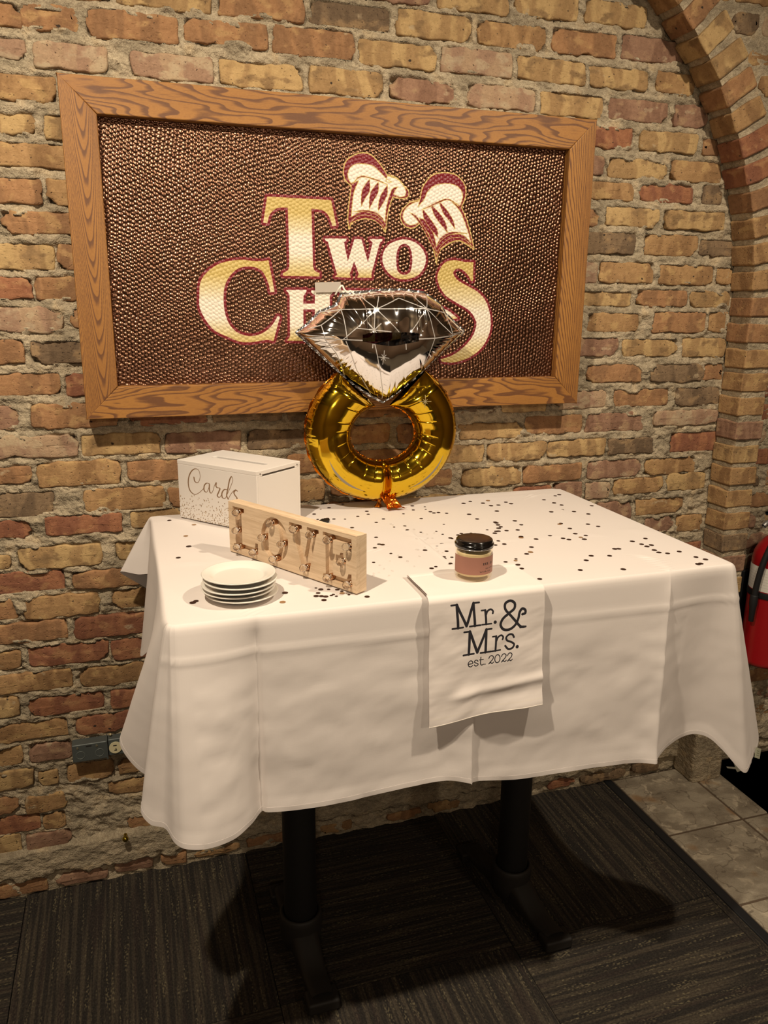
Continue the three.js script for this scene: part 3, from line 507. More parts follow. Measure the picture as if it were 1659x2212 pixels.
const ART = {
  'T cream': '371,157* 527,158* 540,217* 530,218* 521,196 506,183 478,180* 480,313* 484,323 496,329* 496,337* 404,337* 405,330* 416,324 421,315* 420,180* 395,182 377,196 370,217* 360,216*',
  'C cream': '370,301* 383,375* 372,376* 368,355 353,326 324,317 292,325 267,354 259,392 264,437 284,468 316,480 349,474 374,455 389,432* 395,434* 377,493* 360,490 324,495 296,494 270,484 230,463 204,421 202,388 210,347 248,314 298,302 335,304 354,304*',
  'H cream': '411,370* 463,369* 461,376 455,383* 454,402* 483,402* 484,382* 475,376 475,370* 531,370* 529,376 522,383* 520,483* 528,493* 474,493* 482,482* 483,416* 454,416* 453,482* 458,493* 411,492* 419,482* 420,383* 416,376*',
  'E cream': '541,369* 640,369* 641,394* 630,378 610,376* 590,376* 590,423* 610,423* 610,432* 590,432* 590,486* 624,485 641,470* 641,496* 541,493* 549,484* 550,379*',
  'F cream': '678,370* 768,370* 768,396* 759,380 741,376* 723,377* 724,424* 745,424* 746,433* 724,433* 725,487* 736,497* 680,495* 687,487* 686,378*',
  'S cream': '909,294* 910,341* 905,342* 894,326 879,314 865,311 854,318 856,329 868,341 893,353 923,368 948,391 963,427 966,461 956,494 934,522 901,542 861,552 826,549* 824,543* 857,533 889,512 914,484 924,455 919,437 901,416 867,398 836,381 818,360 809,335 815,314 830,296 854,290 884,294*',
  'W cream': '511,247* 565,246* 565,250 559,255* 569,299* 586,246* 604,246* 621,300* 633,253* 627,248 626,245* 659,244* 658,249 652,253* 630,330* 632,338* 593,338* 597,329* 585,300* 573,331* 577,339* 535,337* 541,332* 518,255* 511,251*',
  'O cream': '716,243 751,252 773,276 774,304 755,330 718,340 684,332 662,306 661,278 680,254',
  'O hole': '717,257 731,266 736,292 732,318 718,326 703,318 699,293 703,267',
  'wedge cream': '810,405* 843,418 870,437* 850,439 830,437 817,432*',
  'hat one maroon': '578,123* 563,111 558,91 567,66 597,49 626,50 650,69 670,94* 695,100 714,117 726,128 725,142 708,147 685,144* 676,168 671,193 666,228* 654,211 635,200 613,198 591,202 578,211 572,223* 569,201 571,174 575,145*',
  'hat one white': '577,118* 569,102 574,84 589,74 610,72 632,75 651,88 667,102 682,110* 667,109 670,96* 695,102 713,117 719,130 716,140 702,143 687,137* 690,130 698,120* 684,125 675,145 668,170 665,205* 649,186 624,180 599,183 578,195* 580,167 585,137 597,111*',
  'hat one cap line': '581,120* 594,107 607,102 624,104 648,110 671,116* 648,107 624,102 607,99 593,104*',
  'hat one stripe': '624,106* 607,129 603,151 604,170* 612,153 624,135 626,121*',
  'hat one stripe two': '647,111* 629,133 624,153 624,175* 635,155 646,137 648,122*',
  'hat one stripe three': '671,116* 655,139 648,159 647,179* 659,161 670,141 671,126*',
  'hat one brim': '580,183* 610,178 638,181 657,193 665,205* 658,198 638,186 610,181*',
  'hat one brim two': '574,211* 591,194 616,189 640,195 660,210 666,225* 654,212 635,200 613,197 591,202*',
  'hat two maroon': '757,147* 764,117 787,90 818,81 853,85 877,106 881,134 870,160* 886,190 899,225 910,262* 882,248 864,242 841,249 818,264 808,277 806,301* 797,267 782,229 757,204* 741,215 719,212 706,194 710,174 729,155*',
  'hat two white': '752,164* 768,146 778,126 799,111 833,106 860,113 873,132 866,157* 852,150 843,148* 868,172 887,210 901,247* 875,227 840,228 817,239 804,257* 796,229 778,199 757,191* 753,202 739,208 723,206 712,192 717,173 735,158 756,150*',
  'hat two cap line': '762,171* 786,159 809,148 830,142 849,148 864,160* 848,150 830,145 809,152 786,163*',
  'hat two lobe line': '731,179* 749,187 773,217 797,254 806,277* 791,257 767,217 750,195*',
  'hat two stripe': '764,171* 770,194 790,219 808,236* 805,216 787,193 768,172*',
  'hat two stripe two': '787,161* 798,185 816,205 834,224* 829,202 815,182 792,161*',
  'hat two stripe three': '809,153* 821,177 839,196 855,215* 849,194 835,174 813,152*',
  'hat two brim': '805,257* 814,238 837,223 860,221 889,224* 861,224 837,229 816,243*',
  'hat two brim two': '806,288* 812,262 838,239 864,234 885,240 905,256* 882,245 864,241 841,247 818,261*',
};
{
  const FX0 = -0.665, FX1 = 0.6445, FY0 = 1.314, FY1 = 2.051, FW = 0.0765, Z0 = 0.014, Z1 = 0.07;
  const cx = (FX0 + FX1) / 2, cy = (FY0 + FY1) / 2;
  const sign = tag(group('framed_sign', cx, cy, 0), 'large hammered copper sign with cream lettering and chef hats in an oak frame', 'sign');
  const rail = (len, mat, x, y, turn, name) => {
    const s = new THREE.Shape(), h = len / 2, b = 0.003; s.moveTo(-h + b, FW / 2 - b); s.lineTo(-h + FW + b * 0.4, -FW / 2 + b); s.lineTo(h - FW - b * 0.4, -FW / 2 + b); s.lineTo(h - b, FW / 2 - b); s.closePath();
    const g = new THREE.ExtrudeGeometry(s, { depth: Z1 - Z0 - 0.006, bevelEnabled: true, bevelSize: 0.0027, bevelThickness: 0.003, bevelSegments: 3 });
    const p = g.attributes.position, n = g.attributes.normal, uv = g.attributes.uv; for (let i = 0; i < p.count; i++) uv.setXY(i, (p.getX(i) + h) / 1.33, p.getY(i) / FW + 0.5 + (Math.abs(n.getZ(i)) < 0.5 ? p.getZ(i) * 9 : 0));
    const m = mesh('frame_rail', g, mat, sign); m.position.set(x - cx, y - cy, Z0 + 0.003); m.rotation.z = turn; return m;
  };
  const oak = (seed, v) => { const t = oakTex(seed, v); return phys(0xffffff, 0.6, { map: t, bumpMap: t, bumpScale: 0.0004, clearcoat: 0.08, clearcoatRoughness: 0.4 }); };
  rail(FX1 - FX0, oak(12, false), cx, FY1 - FW / 2, 0); rail(FX1 - FX0, oak(31, false), cx, FY0 + FW / 2, Math.PI);
  rail(FY1 - FY0, oak(53, true), FX0 + FW / 2, cy, Math.PI / 2); rail(FY1 - FY0, oak(74, 'straight'), FX1 - FW / 2, cy, -Math.PI / 2);
  // hammered sheet: domes on a wandering honeycomb
  const PX0 = -0.595, PX1 = 0.578, PY0 = 1.384, PY1 = 1.98, S = 0.0096, ZP = 0.046;
  const hash = (i, j) => { let h = Math.imul(i * 374761393 + j * 668265263, 1274126177); h ^= h >>> 15; return ((Math.imul(h, 2246822519) ^ (h >>> 13)) >>> 0) / 4294967296; };
  const dome = (px, py) => {
    const x = px * 0.82 - py * 0.572, y = px * 0.572 + py * 0.82;
    const wx = x + nz(x * 7, y * 7, 3) * 0.016 + nz(x * 22, y * 22, 8) * 0.0025, wy = y + nz(x * 7, y * 7, 13) * 0.016 + nz(x * 22, y * 22, 18) * 0.0025;
    const j0 = Math.round(wy / (S * 0.866)); let d = 1;
    for (let j = j0 - 1; j <= j0 + 1; j++) { const o = (j & 1) * 0.5, i0 = Math.round(wx / S - o); for (let i = i0 - 1; i <= i0 + 1; i++) { const qx = (i + o + (hash(i, j) - 0.5) * 0.3) * S, qy = (j + (hash(j, i + 9) - 0.5) * 0.3) * S * 0.866; d = Math.min(d, Math.hypot(wx - qx, wy - qy)); } }
    const t = clamp(d / (S * 0.5)); return (1 - t * t) ** 0.75;
  };
  const panel = gridGeo(1060, 540, (u, v) => { const x = lerp(PX0, PX1, u), y = lerp(PY0, PY1, v); return [x - cx, y - cy, ZP + dome(x, y) * 0.0016 + fbm(x * 6, y * 6, 4, 2) * 0.0012, u, v]; });
  const K = 1600, W = Math.round((PX1 - PX0) * K), H = Math.round((PY1 - PY0) * K);
  const P = (s) => { // a path of corners (*) joined by smooth curves, millimetres from the panel's upper left corner
    const pts = s.split(' ').map((q) => { const c = q.endsWith('*'), [a, b] = q.replace('*', '').split(',').map(Number); return { x: (a / 1000 + 0.004) * K, y: (b / 1000 - 0.004) * K, c }; });
    const path = [], n = pts.length;
    for (let i = 0; i < n; i++) { const p1 = pts[i], p2 = pts[(i + 1) % n], p0 = p1.c ? p1 : pts[(i - 1 + n) % n], p3 = p2.c ? p2 : pts[(i + 2) % n]; for (let k = 0; k < 10; k++) { const t = k / 10, f = (a, b, c, d) => 0.5 * (2 * b + (c - a) * t + (2 * a - 5 * b + 4 * c - d) * t * t + (3 * b - a - 3 * c + d) * t * t * t); path.push([f(p0.x, p1.x, p2.x, p3.x), f(p0.y, p1.y, p2.y, p3.y)]); } }
    return path;
  };
  const trace = (k, pts) => { k.beginPath(); pts.forEach(([x, y], i) => (i ? k.lineTo(x, y) : k.moveTo(x, y))); k.closePath(); };
  const letters = ['T cream', 'C cream', 'H cream', 'E cream', 'F cream', 'wedge cream', 'S cream', 'W cream', 'O cream'];
  function paint(k, maroon, cream, gold, copperAgain) {
    k.lineJoin = 'round';
    for (const l of letters) { trace(k, P(ART[l])); k.strokeStyle = maroon; k.lineWidth = 0.0125 * K; k.stroke(); }
    for (const l of letters) { const pts = P(ART[l]); trace(k, pts); let y0 = 1e9, y1 = 0; pts.forEach(([, y]) => { y0 = Math.min(y0, y); y1 = Math.max(y1, y); }); k.fillStyle = gold ? (() => { const g = k.createLinearGradient(0, y0, 0, y1); const small = y1 - y0 < 0.16 * K; g.addColorStop(0, small ? cream : gold); g.addColorStop(small ? 0.5 : 0.18, small ? cream : gold); g.addColorStop(small ? 0.55 : 0.5, cream); g.addColorStop(0.7, cream); g.addColorStop(1, gold); return g; })() : cream; k.fill(); }
    { const pts = P(ART['O hole']); trace(k, pts); k.fillStyle = copperAgain; k.fill(); k.strokeStyle = maroon; k.lineWidth = 0.006 * K; k.stroke(); }
    for (const h of ['hat one', 'hat two']) {
      trace(k, P(ART[h + ' maroon'])); k.fillStyle = maroon; k.fill(); k.strokeStyle = gold || cream; k.lineWidth = 0.003 * K; k.stroke();
      trace(k, P(ART[h + ' white'])); k.fillStyle = gold ? '#ddd5c8' : cream; k.fill(); k.lineWidth = 0.0018 * K; k.stroke();
      for (const part of [' cap line', ' lobe line', ' stripe', ' stripe two', ' stripe three', ' brim', ' brim two']) if (ART[h + part]) { trace(k, P(ART[h + part])); k.fillStyle = maroon; k.fill(); k.lineWidth = 0.0014 * K; k.stroke(); }
    }
  }
  const colour = canvasTex(W, H, (k) => {
    k.fillStyle = '#785745'; k.fillRect(0, 0, W, H);
    const r = rng(9); for (let i = 0; i < 900; i++) { const x = r() * W, y = r() * H, s = 6 + r() * 34; k.globalAlpha = 0.10; k.fillStyle = r() < 0.5 ? '#6d4438' : '#ad7c66'; k.beginPath(); k.ellipse(x, y, s, s * 0.6, r() * 3, 0, 7); k.fill(); } k.globalAlpha = 1;
    paint(k, '#741722', '#d8cfbe', '#bca45f', '#785745');
  });
  const mr = canvasTex(W, H, (k) => { k.fillStyle = 'rgb(0,72,255)'; k.fillRect(0, 0, W, H); paint(k, 'rgb(0,105,0)', 'rgb(0,125,0)', null, 'rgb(0,66,255)'); }, false);
  const sheet = mesh('copper_panel', panel, std(0xffffff, 1, { map: colour, metalness: 1, metalnessMap: mr, roughnessMap: mr }), sign);
  sheet.userData.label = 'hammered copper sheet with painted lettering and two chef hats';
  mesh('back_board', moved(new THREE.BoxGeometry(PX1 - PX0, PY1 - PY0, 0.012), (PX0 + PX1) / 2 - cx, (PY0 + PY1) / 2 - cy, 0.034), std('#3a2a1e', 0.9), sign);
  partNames(sign);
}

// ---------------------------------------------------------------- the ring balloon
{
  const BX = 0.045, BY = 1.079, BZ = 0.125;
  const b = tag(group('ring_balloon', BX, BY, BZ), 'foil balloon shaped like a gold ring with a silver diamond, behind the candle', 'balloon');
  const K = 1600, DX0 = -0.24, DY0 = 0.25, DW = 0.5, DH = 0.32;       // canvas window on the diamond, metres from the balloon's foot
  const toX = (cx) => ((620 + cx / 3.607 - 640) / 829 - 0.216 - DX0) * K, toY = (cy) => (DH - (0.436 - (600 + cy / 3.607 - 718) / 829 - DY0)) * K;
  const lines = (k, col, w) => {
    k.strokeStyle = col; k.lineCap = 'round';
    const L = (lw, ...q) => { k.lineWidth = lw * w; k.beginPath(); q.forEach(([x, y], i) => (i ? k.lineTo(toX(x), toY(y)) : k.moveTo(toX(x), toY(y)))); k.stroke(); };
    L(3.2, [70, 455], [560, 476], [830, 470], [1060, 462], [1220, 445], [1385, 408]);
    L(2.6, [215, 285], [380, 262], [620, 256], [1000, 252], [1240, 292]);
    for (const q of [[[360, 470], [620, 258], [830, 470], [1000, 252], [1060, 462]], [[225, 370], [375, 262], [392, 470]], [[1000, 252], [1222, 445], [1165, 232]], [[1222, 445], [1300, 420], [1222, 300]], [[500, 150], [620, 258], [655, 170]], [[620, 258], [800, 180], [1000, 252], [930, 170]], [[1000, 252], [1045, 130]], [[140, 400], [225, 370], [240, 460]],
      [[590, 478], [640, 680], [700, 905]], [[830, 470], [835, 540]], [[1060, 462], [990, 700], [865, 885]], [[385, 480], [480, 690], [620, 880]], [[240, 465], [330, 570], [420, 740]], [[1222, 445], [1150, 620], [1090, 700], [950, 860]], [[1300, 425], [1190, 600], [1110, 700]]]) L(2.4, ...q);
    for (let i = 0; i < 8; i++) { const a = i * Math.PI / 4 + 0.1, r = i % 2 ? 70 : 125; L(3, [592, 402], [592 + Math.cos(a) * r, 402 + Math.sin(a) * r]); L(1.6, [664, 596], [664 + Math.cos(a) * r * 0.33, 596 + Math.sin(a) * r * 0.4]); }
  };
  const silver = canvasTex(DW * K, DH * K, (k, w, h) => { k.fillStyle = '#f2f1f2'; k.fillRect(0, 0, w, h); lines(k, '#a8a19a', 0.95); });
  const silverMR = canvasTex(DW * K, DH * K, (k, w, h) => { k.fillStyle = 'rgb(0,18,255)'; k.fillRect(0, 0, w, h); lines(k, 'rgb(0,120,0)', 0.95); }, false);
  const silverMat = phys(0xffffff, 1, { map: silver, metalness: 1, metalnessMap: silverMR, roughnessMap: silverMR, side: THREE.DoubleSide });
  // outline of the diamond, metres from the balloon's foot
  const tip = [[0.218, 0.438], [0.165, 0.482], [0.150, 0.505], [0.106, 0.532], [0.05, 0.538], [-0.01, 0.536], [-0.062, 0.530], [-0.105, 0.526], [-0.118, 0.500], [-0.160, 0.484], [-0.190, 0.455], [-0.217, 0.436], [-0.150, 0.376], [-0.085, 0.318], [-0.03, 0.280], [0.002, 0.264], [0.03, 0.280], [0.09, 0.325], [0.155, 0.384]];
  const cxD = 0.0, cyD = 0.425, ring = [];
  for (let i = 0; i < tip.length; i++) { const a = tip[i], c = tip[(i + 1) % tip.length], n = Math.max(2, Math.round(Math.hypot(a[0] - c[0], a[1] - c[1]) / 0.0035)); for (let k = 0; k < n; k++) ring.push([lerp(a[0], c[0], k / n), lerp(a[1], c[1], k / n)]); }
  const NR = ring.length, arc = [0]; for (let i = 1; i <= NR; i++) arc.push(arc[i - 1] + Math.hypot(ring[i % NR][0] - ring[i - 1][0], ring[i % NR][1] - ring[i - 1][1]));
  const rg = rng(12), puckers = []; for (let s = 0; s < arc[NR];) { puckers.push([s, 0.4 + rg() * 0.9]); s += 0.012 + rg() * 0.024; }
  const half = (sgn) => gridGeo(NR, 44, (u, v, i, j) => {
    const q = ring[i % NR], s = Math.sin((1 - v) * Math.PI / 2), x = lerp(cxD + clamp(q[0], -0.13, 0.13) * 0.55, q[0], s), y = lerp(cyD + (q[1] - cyD) * 0.12 , q[1], s);
    let z = 0.068 * Math.pow(Math.max(0, 1 - s ** 2.3), 0.58);
    const up = sstep(0.425, 0.47, y), e = sstep(0.45, 0.98, s) * (1 - s) ** 0.45;
    let pk = 0; for (const [ps, pa] of puckers) { const d = Math.abs(arc[i] - ps); if (d < 0.012) pk += pa * Math.exp(-((d / 0.0022) ** 2)); }
    z -= pk * e * 0.009; z += up * 0.006 * Math.cos((x - 0.012) / 0.082 * Math.PI * 2) * (1 - s); z += nz(x * 30, y * 30, sgn) * 0.0012 * (1 - s);
    z -= up * 0.010 * Math.exp(-(((Math.abs(x - 0.012) - 0.066) / 0.006) ** 2)) * (1 - s * 0.6);
    return [x, y, sgn * Math.max(z, 0.0006), (x - DX0) / DW, (y - DY0) / DH];
  }, sgn < 0);
  const seam = (pts, w, wave, mat, parent, name) => mesh(name, gridGeo(pts.length, 2, (u, v, i) => { const a = pts[i % pts.length], c = pts[(i + 1) % pts.length], e = pts[(i - 1 + pts.length) % pts.length]; const tx = c[0] - e[0], ty = c[1] - e[1], l = Math.hypot(tx, ty) || 1; const k = (v - 0.15) * w; return [a[0] + ty / l * k, a[1] - tx / l * k, Math.sin(i * wave) * 0.0016 * v + 0.0002]; }), mat, parent);
  const dia = new THREE.Group(); dia.name = 'diamond'; dia.userData.label = 'silver diamond with pale printed facet lines'; b.add(dia);
  mesh('front', half(1), silverMat, dia); mesh('back', half(-1), silverMat, dia);
  seam(ring, 0.0045, 0.9, phys('#cfd3d8', 0.18, { metalness: 1, side: THREE.DoubleSide }), dia, 'seam');
  // the gold ring: an open, puckered tube
  const G0 = [-0.26, -0.03], GW = 0.52, GH = 0.42;
  const gx = (x) => (x - G0[0]) * K, gy = (y) => (GH - (y - G0[1])) * K;
  const swoosh = (k, col, star) => {
    k.fillStyle = col; k.strokeStyle = col;
    for (const s of [1, -1]) { k.beginPath(); for (let i = 0; i <= 24; i++) { const a = -Math.PI / 2 + s * lerp(0.36, 1.18, i / 24), r = 0.164; const f = i ? 'lineTo' : 'moveTo'; k[f](gx(Math.cos(a) * r), gy(0.190 + Math.sin(a) * r * 0.94)); } for (let i = 24; i >= 0; i--) { const a = -Math.PI / 2 + s * lerp(0.36, 1.18, i / 24), r = 0.164 + 0.0065 * Math.sin(i / 24 * Math.PI); k.lineTo(gx(Math.cos(a) * r), gy(0.190 + Math.sin(a) * r * 0.94)); } k.fill(); }
    k.lineWidth = 2; for (let i = 0; i < 8; i++) { const a = i * Math.PI / 4, r = (i % 2 ? 0.008 : 0.016) * K; k.beginPath(); k.moveTo(gx(0.097), gy(0.268)); k.lineTo(gx(0.097) + Math.cos(a) * r, gy(0.268) + Math.sin(a) * r); k.stroke(); }
  };
  const gold = canvasTex(GW * K, GH * K, (k, w, h) => { k.fillStyle = '#e0ba32'; k.fillRect(0, 0, w, h); swoosh(k, '#8d8374'); });
  const goldMR = canvasTex(GW * K, GH * K, (k, w, h) => { k.fillStyle = 'rgb(0,26,255)'; k.fillRect(0, 0, w, h); swoosh(k, 'rgb(0,120,0)'); }, false);
  const goldMat = phys(0xffffff, 1, { map: gold, metalness: 1, metalnessMap: goldMR, roughnessMap: goldMR, side: THREE.DoubleSide });
  const A0 = Math.PI / 2 + 0.46, A1 = Math.PI * 2.5 - 0.46, spread = (a, k) => lerp(A0 + k, A1 - k, (a - A0) / (A1 - A0));   // the ends fan out under the diamond
  const O = (q) => { const a = spread(q, 0.15); return [Math.cos(a) * 0.2005, 0.190 + Math.sin(a) * (Math.sin(a) > 0 ? 0.182 : 0.181)]; }, I = (q) => { const a = spread(q, -0.24); return [0.002 + Math.cos(a) * 0.0875, 0.181 + Math.sin(a) * (Math.sin(a) > 0 ? 0.075 : 0.068)]; };
  const NP = 460, creases = []; { const r = rng(77); for (let a = A0 + 0.12; a < A1 - 0.05;) { creases.push([a, 0.5 + r() * 0.8, r() * 0.35]); a += 0.19 + r() * 0.2; } }
  const outs = []; { const r = rng(79); for (let a = A0 + 0.05; a < A1;) { outs.push([a, 0.4 + r() * 0.6]); a += 0.085 + r() * 0.06; } }
  const tubeHalf = (sgn) => gridGeo(NP, 40, (u, v) => {
    const a = lerp(A0, A1, u), o = O(a), q = I(a), end = Math.sqrt(sstep(0, 0.05, u) * sstep(1, 0.95, u));
    let t = 0.5 - 0.5 * Math.cos(v * Math.PI), Z = Math.pow(Math.max(0, Math.sin(v * Math.PI)), 0.86) * 0.054 * (0.22 + 0.78 * end);
    let inn = 0, ou = 0; for (const [ca, w, sk] of creases) { const d = Math.abs(a + sk * 0.1 * v - ca); if (d < 0.09) inn += w * Math.exp(-((d / 0.011) ** 2)); }
    for (const [ca, w] of outs) { const d = Math.abs(a - ca); if (d < 0.06) ou += w * Math.exp(-((d / 0.009) ** 2)); }
    const fi = sstep(0.5, 0.12, v) * sstep(0.0, 0.08, v), fo = sstep(0.72, 0.95, v);
    Z *= 1 - 0.11 * Math.min(1.2, inn) * fi; Z *= 1 - 0.16 * Math.min(1, ou) * fo;
    Z += 0.0005 * nz(u * 26, v * 4, 3) * Math.sin(v * Math.PI) + 0.0012 * Math.sin(a * 120 + nz(a * 5, 0, 1) * 6) * inn * fi;
    const foot = Math.exp(-(((a - Math.PI * 1.5) / 0.05) ** 2)); Z *= 1 - 0.62 * foot; t = lerp(t, t, foot);
    const sc = 0.0022 * Math.min(1, ou) * sstep(0.8, 1, v);
    return [lerp(q[0], o[0], t) * (1 - sc * 5), lerp(q[1], o[1], t) + sc * 0.4, sgn * Z, (lerp(q[0], o[0], t) - G0[0]) / GW, (lerp(q[1], o[1], t) - G0[1]) / GH];
  }, sgn > 0);
  const hoop = new THREE.Group(); hoop.name = 'ring'; hoop.userData.label = 'puckered gold ring'; b.add(hoop);
  mesh('front', tubeHalf(1), goldMat, hoop); mesh('back', tubeHalf(-1), goldMat, hoop);
  const amber = phys('#d9862a', 0.14, { metalness: 1, side: THREE.DoubleSide });
  const edge = (F, out) => gridGeo(240, 3, (u, v, i) => { const a = lerp(A0, A1, u), p = F(a), c = [0, 0.19], l = Math.hypot(p[0] - c[0], p[1] - c[1]); const k = (v - 0.2) * 0.0042 * out * (0.75 + 0.4 * Math.sin(i * 0.55)); return [p[0] + (p[0] - c[0]) / l * k, p[1] + (p[1] - c[1]) / l * k, Math.sin(i * 0.55) * 0.0013 * v]; });
  mesh('outer_seam', edge(O, 1), amber, hoop); mesh('inner_seam', edge(I, -0.8), amber, hoop);
  // the filling tail, crumpled on the cloth
  const tail = gridGeo(18, 22, (u, v) => { const x = lerp(-0.027, 0.027, u) * (1 - 0.3 * Math.sin(v * Math.PI) ** 2) + 0.026 * v, f = nz(u * 3.2, v * 3.4, 6); return [x + 0.004 * f, Math.max(-0.0065, lerp(0.026, -0.004, sstep(0, 0.95, v)) + 0.004 * f + 0.004 * Math.abs(Math.sin(u * 7 + v * 3))), lerp(0.010, 0.058, v) + 0.007 * nz(u * 4, v * 3, 9)]; });
  mesh('tail', tail, phys('#c9691c', 0.2, { metalness: 0.9, side: THREE.DoubleSide }), b);
  const knot = gridGeo(14, 12, (u, v) => { const a = u * Math.PI * 2, r = 0.010 * (1 - 0.55 * Math.sin(v * Math.PI)) * (1 + 0.25 * Math.sin(a * 5)); return [Math.cos(a) * r - 0.012 + v * 0.006, lerp(-0.006, 0.020, v), Math.sin(a) * r + 0.012]; });
  mesh('tail_knot', knot, phys('#b06a1e', 0.2, { metalness: 0.9, side: THREE.DoubleSide }), b);
  const tie = tube([[-0.12, 0.525, 0.0], [-0.112, 0.540, 0.008], [-0.104, 0.546, 0.004], [-0.10, 0.536, 0.010], [-0.092, 0.530, 0.012], [-0.085, 0.534, 0.008], [-0.076, 0.526, 0.012]], 0.0022, 40, 6);
  mesh('filling_tie', tie, std('#e5ddcf', 0.5), b).userData.label = 'white plastic tie at the top left of the diamond';
  partNames(b);
  const tape = mesh('tape_strip', moved(new RoundedBoxGeometry(0.066, 0.024, 0.0012, 2, 0.0004), -0.075, 1.622, 0.052, 0, 0, 0.04), phys('#d8cec2', 0.5, { transmission: 0.45, thickness: 0 }));
  tag(tape, 'short strip of clear tape on the copper sign above the silver diamond', 'tape');
}

// ---------------------------------------------------------------- the card box
const Y0 = T + 0.0032;
{
  const w = 0.2517, d = 0.1567, h = 0.1435;
  const b = tag(group('card_box', -0.4657, Y0, 0.1045, -0.8798), 'white box with slotted lid and gold script lettering, against the brick wall', 'box');
  const K = 3000, script = [
    '54,106 56,97 64,94 71,100 75,113 70,126 58,127 45,118 36,102 34,86 39,71 53,64 68,70 81,80 87,85', '104,97 95,97 87,90 86,78 93,75 101,86 104,95 103,85 105,76 109,75 115,82', '115,82 121,96 126,102 125,94 128,91 137,90 133,81 128,71 134,68 142,76',
    '160,90 151,89 143,79 144,69 152,68 159,78 171,98 179,116 176,123 170,116 163,94 158,75 162,68', '162,68 174,84 186,93 192,91', '187,93 181,86 184,80 190,74 186,67 177,68'];
  const print = canvasTex(Math.round(w * K), Math.round(h * K), (k, W, H) => {
    k.fillStyle = '#e0d9d2'; k.fillRect(0, 0, W, H); k.lineCap = k.lineJoin = 'round';
    const r = rng(21);
    for (let i = 0; i < 360; i++) { const x = r() * W, y = Math.pow(r(), 1.35) * 0.062; k.fillStyle = r() < 0.7 ? '#8a7358' : '#b59b78'; k.beginPath(); k.ellipse(x, H - y * K, 3.4 + r() * 1.4, 2.8 + r() * 1.3, r() * 3, 0, 7); k.fill(); }
    k.fillStyle = k.strokeStyle = '#84664a';
    for (const s of script) {
      const q = s.split(' ').map((t) => t.split(',').map(Number)); const c = new THREE.CatmullRomCurve3(q.map(([x, y]) => new THREE.Vector3(x, y, 0))), n = 160; let prev = c.getPoint(0);
      for (let i = 1; i <= n; i++) { const p = c.getPoint(i / n), dn = clamp((prev.y - p.y) / (prev.distanceTo(p) || 1)); k.lineWidth = 4.4 + 6.5 * dn; k.beginPath(); k.moveTo(prev.x / 1000 * K, H - prev.y / 1000 * K); k.lineTo(p.x / 1000 * K, H - p.y / 1000 * K); k.stroke(); prev = p; }
    }
  });
  const white = std('#e0d9d2', 0.6), wall = 0.006, lid = 0.010;
  const plate = (x, y, z, sx, sy, sz, name) => mesh(name, moved(new RoundedBoxGeometry(sx, sy, sz, 2, 0.0012), x, y, z), white, b);
  const bh = h - lid;
  const front = new RoundedBoxGeometry(w, bh, wall, 2, 0.0012); { const p = front.attributes.position, n = front.attributes.normal, uv = front.attributes.uv; for (let i = 0; i < p.count; i++) uv.setXY(i, n.getZ(i) > 0.5 ? p.getX(i) / w + 0.5 : 0.99, n.getZ(i) > 0.5 ? (p.getY(i) + bh / 2) / h : 0.99); }
  const fp = mesh('front_panel', moved(front, w / 2, bh / 2, -wall / 2), std(0xffffff, 0.6, { map: print }), b); fp.userData.label = 'front panel with gold script and a scatter of gold dots';
  plate(w / 2, bh / 2, -d + wall / 2, w, bh, wall, 'back_panel'); plate(wall / 2, bh / 2, -d / 2, wall, bh, d - wall * 2, 'side_panel'); plate(w / 2, 0.003, -d / 2, w - 0.012, 0.005, d - 0.012, 'bottom_panel');
  { // the end with the slide-out lid: a groove under the lid between two small pins
    plate(w - wall / 2, (bh - 0.004) / 2, -d / 2, wall, bh - 0.004, d - wall * 2, 'side_panel');
    const ends = 0.014; plate(w - wall / 2, bh - 0.002, -wall - ends / 2 + 0.0, wall, 0.004, ends, 'side_panel'); plate(w - wall / 2, bh - 0.002, -d + wall + ends / 2, wall, 0.004, ends, 'side_panel');
    mesh('groove', moved(new THREE.BoxGeometry(0.003, 0.0022, d - wall * 2 - ends * 2), w - 0.0022, bh - 0.0022, -d / 2), std('#4d4238', 0.9), b);
    for (const z of [-0.012, -d + 0.012]) mesh('pin', moved(new THREE.CylinderGeometry(0.0016, 0.0016, 0.002, 12), w, bh + 0.003, z, 0, 0, Math.PI / 2), std('#77706a', 0.4, { metalness: 0.7 }), b);
  }
  const s = new THREE.Shape(), o = 0.0012; s.moveTo(o, o); s.lineTo(w - o, o); s.lineTo(w - o, d - o); s.lineTo(o, d - o); s.closePath();
  const hole = new THREE.Path(), hx0 = 0.040, hx1 = w - 0.036, hy = d * 0.5, hr = 0.0095; hole.absarc(hx1 - hr, hy, hr, -Math.PI / 2, Math.PI / 2, false); hole.absarc(hx0 + hr, hy, hr, Math.PI / 2, Math.PI * 1.5, false); hole.closePath(); s.holes.push(hole);
  mesh('lid', moved(new THREE.ExtrudeGeometry(s, { depth: lid - 0.0024, bevelEnabled: true, bevelSize: o, bevelThickness: 0.0012, bevelSegments: 2, curveSegments: 16 }), 0, bh + 0.0012, 0, -Math.PI / 2), white, b);
  mesh('inner_floor', moved(new THREE.BoxGeometry(w - 0.02, 0.003, d - 0.02), w / 2, bh - 0.03, -d / 2), std('#d9cdc0', 0.8), b);
  partNames(b);
}

